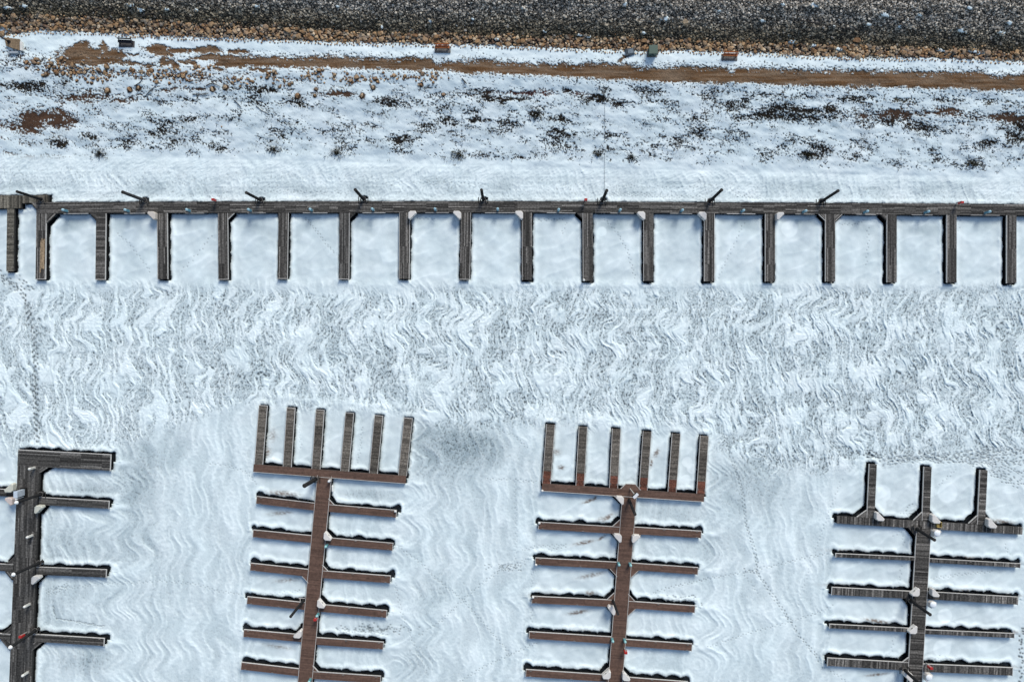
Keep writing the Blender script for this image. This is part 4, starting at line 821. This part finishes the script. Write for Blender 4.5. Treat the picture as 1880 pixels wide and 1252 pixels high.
# tan rocks lying in the snow under the path
for x, y, d in SROCK: rock(x, y, d, 'tan rock half sunk in snow below the upper end of brown path', 'tan rocks scattered in the snow', RT)
for x, y, d, lab in ((197, 167, 12, 'rounded tan rock right of the brown soil strip at left'), (238, 165, 11, 'dark topped tan rock below the crossed sticks'), (254, 162, 11, 'tan rock just right of dark topped rock below crossed sticks'), (390, 164, 11, 'squarish tan rock beside the right hand stick on snow'), (414, 161, 12, 'tan rock at the end of the bent stick on snow'),
                     (546, 177, 12, 'round tan rock alone right of the dark soil lens'), (580, 164, 8, 'small square tan rock, upper of two left of brown soil lens'), (578, 176, 7, 'small tan rock, lower of two left of brown soil lens'), (665, 176, 11, 'oval tan rock right of the brown soil lens'), (685, 161, 10, 'tan rock standing on edge below the rock row'), (773, 156, 9, 'tan rock hanging below right end of the rock row'), (814, 174, 8, 'lone brownish rock in snow farthest right under the path'), (84, 137, 10, 'brown rock alone on snow near left frame edge'), (407, 233, 5, 'small dark red rock alone on the snowy bank')):
    rock(x, y, d*.74, lab, None, RT)

# ------------------------------------------------------------------ plants, sticks, cable
def blades(mb, px, py, n, rad, hgt, cols):
    g = PG(px, py, 0)
    for _ in range(n):
        a = random.uniform(0, 6.28); r = rad*math.sqrt(random.random()); x, y = g.x + r*math.cos(a), g.y + r*math.sin(a); a2 = random.uniform(0, 6.28); wd = random.uniform(.02, .05); h = hgt*random.uniform(.5, 1.2); ln = random.uniform(.05, .3)
        c = random.choice(cols); dx, dy = math.cos(a2)*wd, math.sin(a2)*wd; tx, ty = x - math.sin(a2)*ln, y + math.cos(a2)*ln
        mb.add([(x - dx, y - dy, g.z - .05), (x + dx, y + dy, g.z - .05), (tx + dx*.8, ty + dy*.8, g.z + h*.8), (tx, ty, g.z + h)], [(0, 1, 2, 3)], c)
gr = MB(); DK = ((.03, .025, .018), (.05, .038, .025), (.018, .016, .014), (.09, .07, .04)); cnt = 0
jj, ii = np.where((vsoil > .5) & (SOILC[..., 0] < .05) & (GX > -5) & (GX < 1885) & (GY > 100) & (GY < 320) & (pathm < .2)); sel = rng.choice(len(jj), min(5000, len(jj)), replace=False)
for q in sel: blades(gr, float(GX[jj[q], ii[q]]), float(GY[jj[q], ii[q]]), 3, .14, .14, DK)
o = gr.build('dry_grass', M_GRASS); tag(o, 'dark dead grass poking through the snow on the bank', 'grass', None, 'stuff')
OLV = ((.07, .065, .035), (.045, .042, .025), (.1, .09, .06), (.03, .028, .02))
for x, y, rx, lab in ((183, 283, 15, 'grey green low shrub in snow at far left of bank foot'), (502, 275, 15, 'low dark shrub at bank foot above the fifth finger'), (618, 280, 17, 'spiky dark shrub at bank foot above the sixth finger'), (842, 286, 22, 'wide olive shrub at bank foot above the eighth finger'), (1097, 284, 12, 'small olive shrub left of the thin cable'), (1160, 291, 6, 'tiny dark shrub right of the thin cable'), (985, 212, 11, 'dark bushy shrub in the middle of bank left of the cable'), (1484, 285, 15, 'dark shrub at bank foot above the fourteenth finger'), (1787, 300, 14, 'dark spreading shrub at bank foot near the right edge')):
    mb = MB()
    for _ in range(int(rx*3.2)): 
        a = random.uniform(0, 6.28); r = rx*abs(random.gauss(0, .62)); blades(mb, x + r*math.cos(a), y + r*.6*math.sin(a), 3, .22, .25, OLV)
    st = MB(); g = PG(x, y)
    for _ in range(14):
        a = random.uniform(0, 6.28); st.tube((g.x, g.y, g.z - .05), (g.x + math.cos(a)*rx*.05, g.y + math.sin(a)*rx*.03, g.z + random.uniform(.15, .4)), .014, .005, 5, (.05, .035, .025))
    root = thing('shrub', g, lab, 'shrub', 'low shrubs along the bank'); mb.build('foliage', M_GRASS, root); st.build('stem', M_GRASS, root)
for pts, r, lab in ((((247, 159), (256, 153), (263, 145)), .05, 'dark stick, upper one of two pointing up right beside tan rocks'), (((267, 178), (275, 168), (287, 158)), .045, 'dark stick, lower one of two pointing up right beside tan rocks'), (((354, 174), (370, 174), (383, 172)), .06, 'short black straight stick lying level in the snow'), (((379, 158), (391, 153), (405, 160)), .06, 'bent dark stick ending at a tan rock'),
                    (((1465, 40), (1500, 46), (1535, 53), (1576, 58)), .07, 'long pale driftwood branch on the dark stones at right'), (((177, 20), (192, 24), (212, 28)), .06, 'pale branch on the grey stones at upper left'), (((259, 34), (272, 30), (288, 27)), .07, 'pale branch slanting upward on stones left of centre'), (((430, 185), (437, 191), (443, 198)), .05, 'short dark twig on bank right of the bent stick'), (((848, 145), (853, 150), (857, 155)), .07, 'short dark stick just below the brown path'), (((1113, 163), (1110, 171), (1107, 178)), .06, 'dark leaning stick at the upper end of the cable'), (((470, 195), (480, 203), (495, 212)), .04, 'thin dark twig on the bank above the fifth finger'), (((787, 46), (800, 45), (812, 41)), .06, 'pale branch on dark stones above the left bench')):
    m = MB(); q = [PG(x, y, r*1.2 + (.28 if y < 70 else .03)) for x, y in pts]
    for i, (a, b_) in enumerate(zip(q[:-1], q[1:])): m.tube(a, b_, r*(1 - .2*i), r*(.8 - .2*i), 7, (.16, .13, .1) if y < 70 else (.035, .03, .028))
    a, b_ = q[0], q[-1]; mid = q[1]; m.tube(mid, mid + (b_ - a).normalized().cross(Vector((0, 0, 1)))*.35 + (b_ - a).normalized()*.3, r*.55, r*.2, 6, (.14, .11, .09) if y < 70 else (.035, .03, .028))
    m.build_thing('stick', M_WOOD, lab, 'stick', loc=Vector(q[0]))
m = MB(); ys = list(range(184, 366, 13)); q = [PG(1110 + .35*math.sin(y/30), y, .07) for y in ys] + [P(1108.5, 367, .75)]
for a, b_ in zip(q[:-1], q[1:]): m.tube(a, b_, .013, None, 6, (.10, .10, .10))
m.build_thing('cable', M_DARK, 'thin grey cable running straight down the snowy bank to the long dock', 'cable', loc=q[0])

# ------------------------------------------------------------------ benches, green box, slab
def bench(px, py, label, wood, rot=0.0, frame=(.16, .15, .14)):
    g = PG(px, py + 1.5, .03); root = thing('bench', g, label, 'bench'); ux = Vector((math.cos(rot), math.sin(rot), 0)); uy = Vector((-ux.y, ux.x, 0)); z = g.z
    m = MB(); m.box(g, ux, uy, .92, .38, z - .08, z + .035, frame); m.build('pad', M_CONC, root, .01)
    m = MB()
    for i in range(3): m.box(g + uy*(.02 + .115*i), ux, uy, .82, .05, z + .40, z + .45, tuple(q*random.uniform(.85, 1.1) for q in wood))
    m.build('seat', M_WOOD, root, .008)
    m = MB()
    for i in range(2): m.box(g + uy*(.355 + .012*i), ux, uy, .82, .018, z + .52 + .15*i, z + .63 + .15*i, tuple(q*.9 for q in wood))
    m.build('backrest', M_WOOD, root, .006)
    for sx in (-.7, .7):
        m = MB(); m.box(g + ux*sx + uy*-.0, ux, uy, .035, .035, z + .036, z + .395, vcol(.02)); m.build('leg', M_DARK, root)
        m = MB(); m.box(g + ux*sx + uy*.33, ux, uy, .035, .012, z + .036, z + .78, vcol(.02)); m.build('leg', M_DARK, root)
    m = MB(); m.box(g + uy*.0, ux, uy, .66, .02, z + .3, z + .36, vcol(.02)); m.build('stretcher', M_DARK, root)
bench(812.5, 90, 'reddish brown bench on grey pad standing above the path, left of two', (.55, .17, .06))
bench(1339, 104.5, 'reddish brown bench on grey pad standing above the path, right of two', (.55, .17, .06), -.02)
bench(233, 80, 'dark blue grey bench near the left end of the brown path', (.02, .022, .03), -.05, (.08, .075, .075))
g = PG(1197, 97, 0); gb = thing('utility_box', g, 'dark green square utility box between tan rubble and the snow', 'utility box')
m = MB(); m.box(g, X0, Y0, .6, .55, g.z - .1, g.z + .08, vcol(.22)); m.build('base_slab', M_CONC, gb, .02)
m = MB(); m.box(g, X0, Y0, .46, .46, g.z + .08, g.z + .85, (.03, .062, .045)); m.build('body', M_PAINT, gb, .02)
m = MB(); m.box(g, X0, Y0, .5, .5, g.z + .853, g.z + .91, (.042, .088, .062)); m.build('lid', M_PAINT, gb, .02)
m = MB(); m.box(g + Vector((0, -.475, 0)), X0, Y0, .05, .014, g.z + .5, g.z + .66, vcol(.05)); m.build('handle', M_DARK, gb)
g = PG(1156, 96, .05); m = MB(); u1 = Vector((.97, .2, 0)); v1 = Vector((-.2, .97, 0))
m.box(g, u1, v1, .5, .4, g.z - .1, g.z + .12, (.06, .075, .09)); m.box(g + u1*.1, u1, v1, .34, .26, g.z + .124, g.z + .17, (.2, .24, .27)); m.build_thing('manhole_cover', M_CONC, 'slate grey square hatch among stones left of green utility box', 'hatch', bevel=.02)
g = PG(25, 83, .05); m = MB(); pl = [PG(*p, .02) for p in ((9, 70), (37, 73), (39, 95), (30, 92), (13, 86))]
m.prism(pl, min(p.z for p in pl) - .1, max(p.z for p in pl) + .12, (.24, .17, .105)); m.build_thing('concrete_slab', M_CONC, 'sandy brown slab with slots among boulders at upper left corner', 'slab', bevel=.02)
pm = thing('sign_post', PG(16, 77), 'black leaning post on the sandy slab at upper left corner', 'post'); zt = pm.location.z + .2
m = MB(); m.tube(P(16, 77, zt), P(-3, 66, zt + 2.2), .07, .06, 8, vcol(.015)); m.build('post', M_DARK, pm); m = MB(); m.tube(P(16, 77, zt), P(16, 77, zt + .06), .2, .17, 12, vcol(.03)); m.build('foot', M_DARK, pm)
for p, hx_, hy_, col, lab in (((42, 87), .13, .5, (.75, .72, .66), 'white upright board on the right edge of sandy slab'), ((27, 98.5), .55, .1, (.4, .43, .46), 'grey metal strip below the sandy slab')):
    g = PG(*p, .05); m = MB(); m.box(g, X0, Y0, hx_, hy_, g.z - .05, g.z + .3, col); m.build_thing('board', M_PAINT, lab, 'board', bevel=.01)
print('OBJECTS', len(bpy.data.objects), 'verts', len(V))
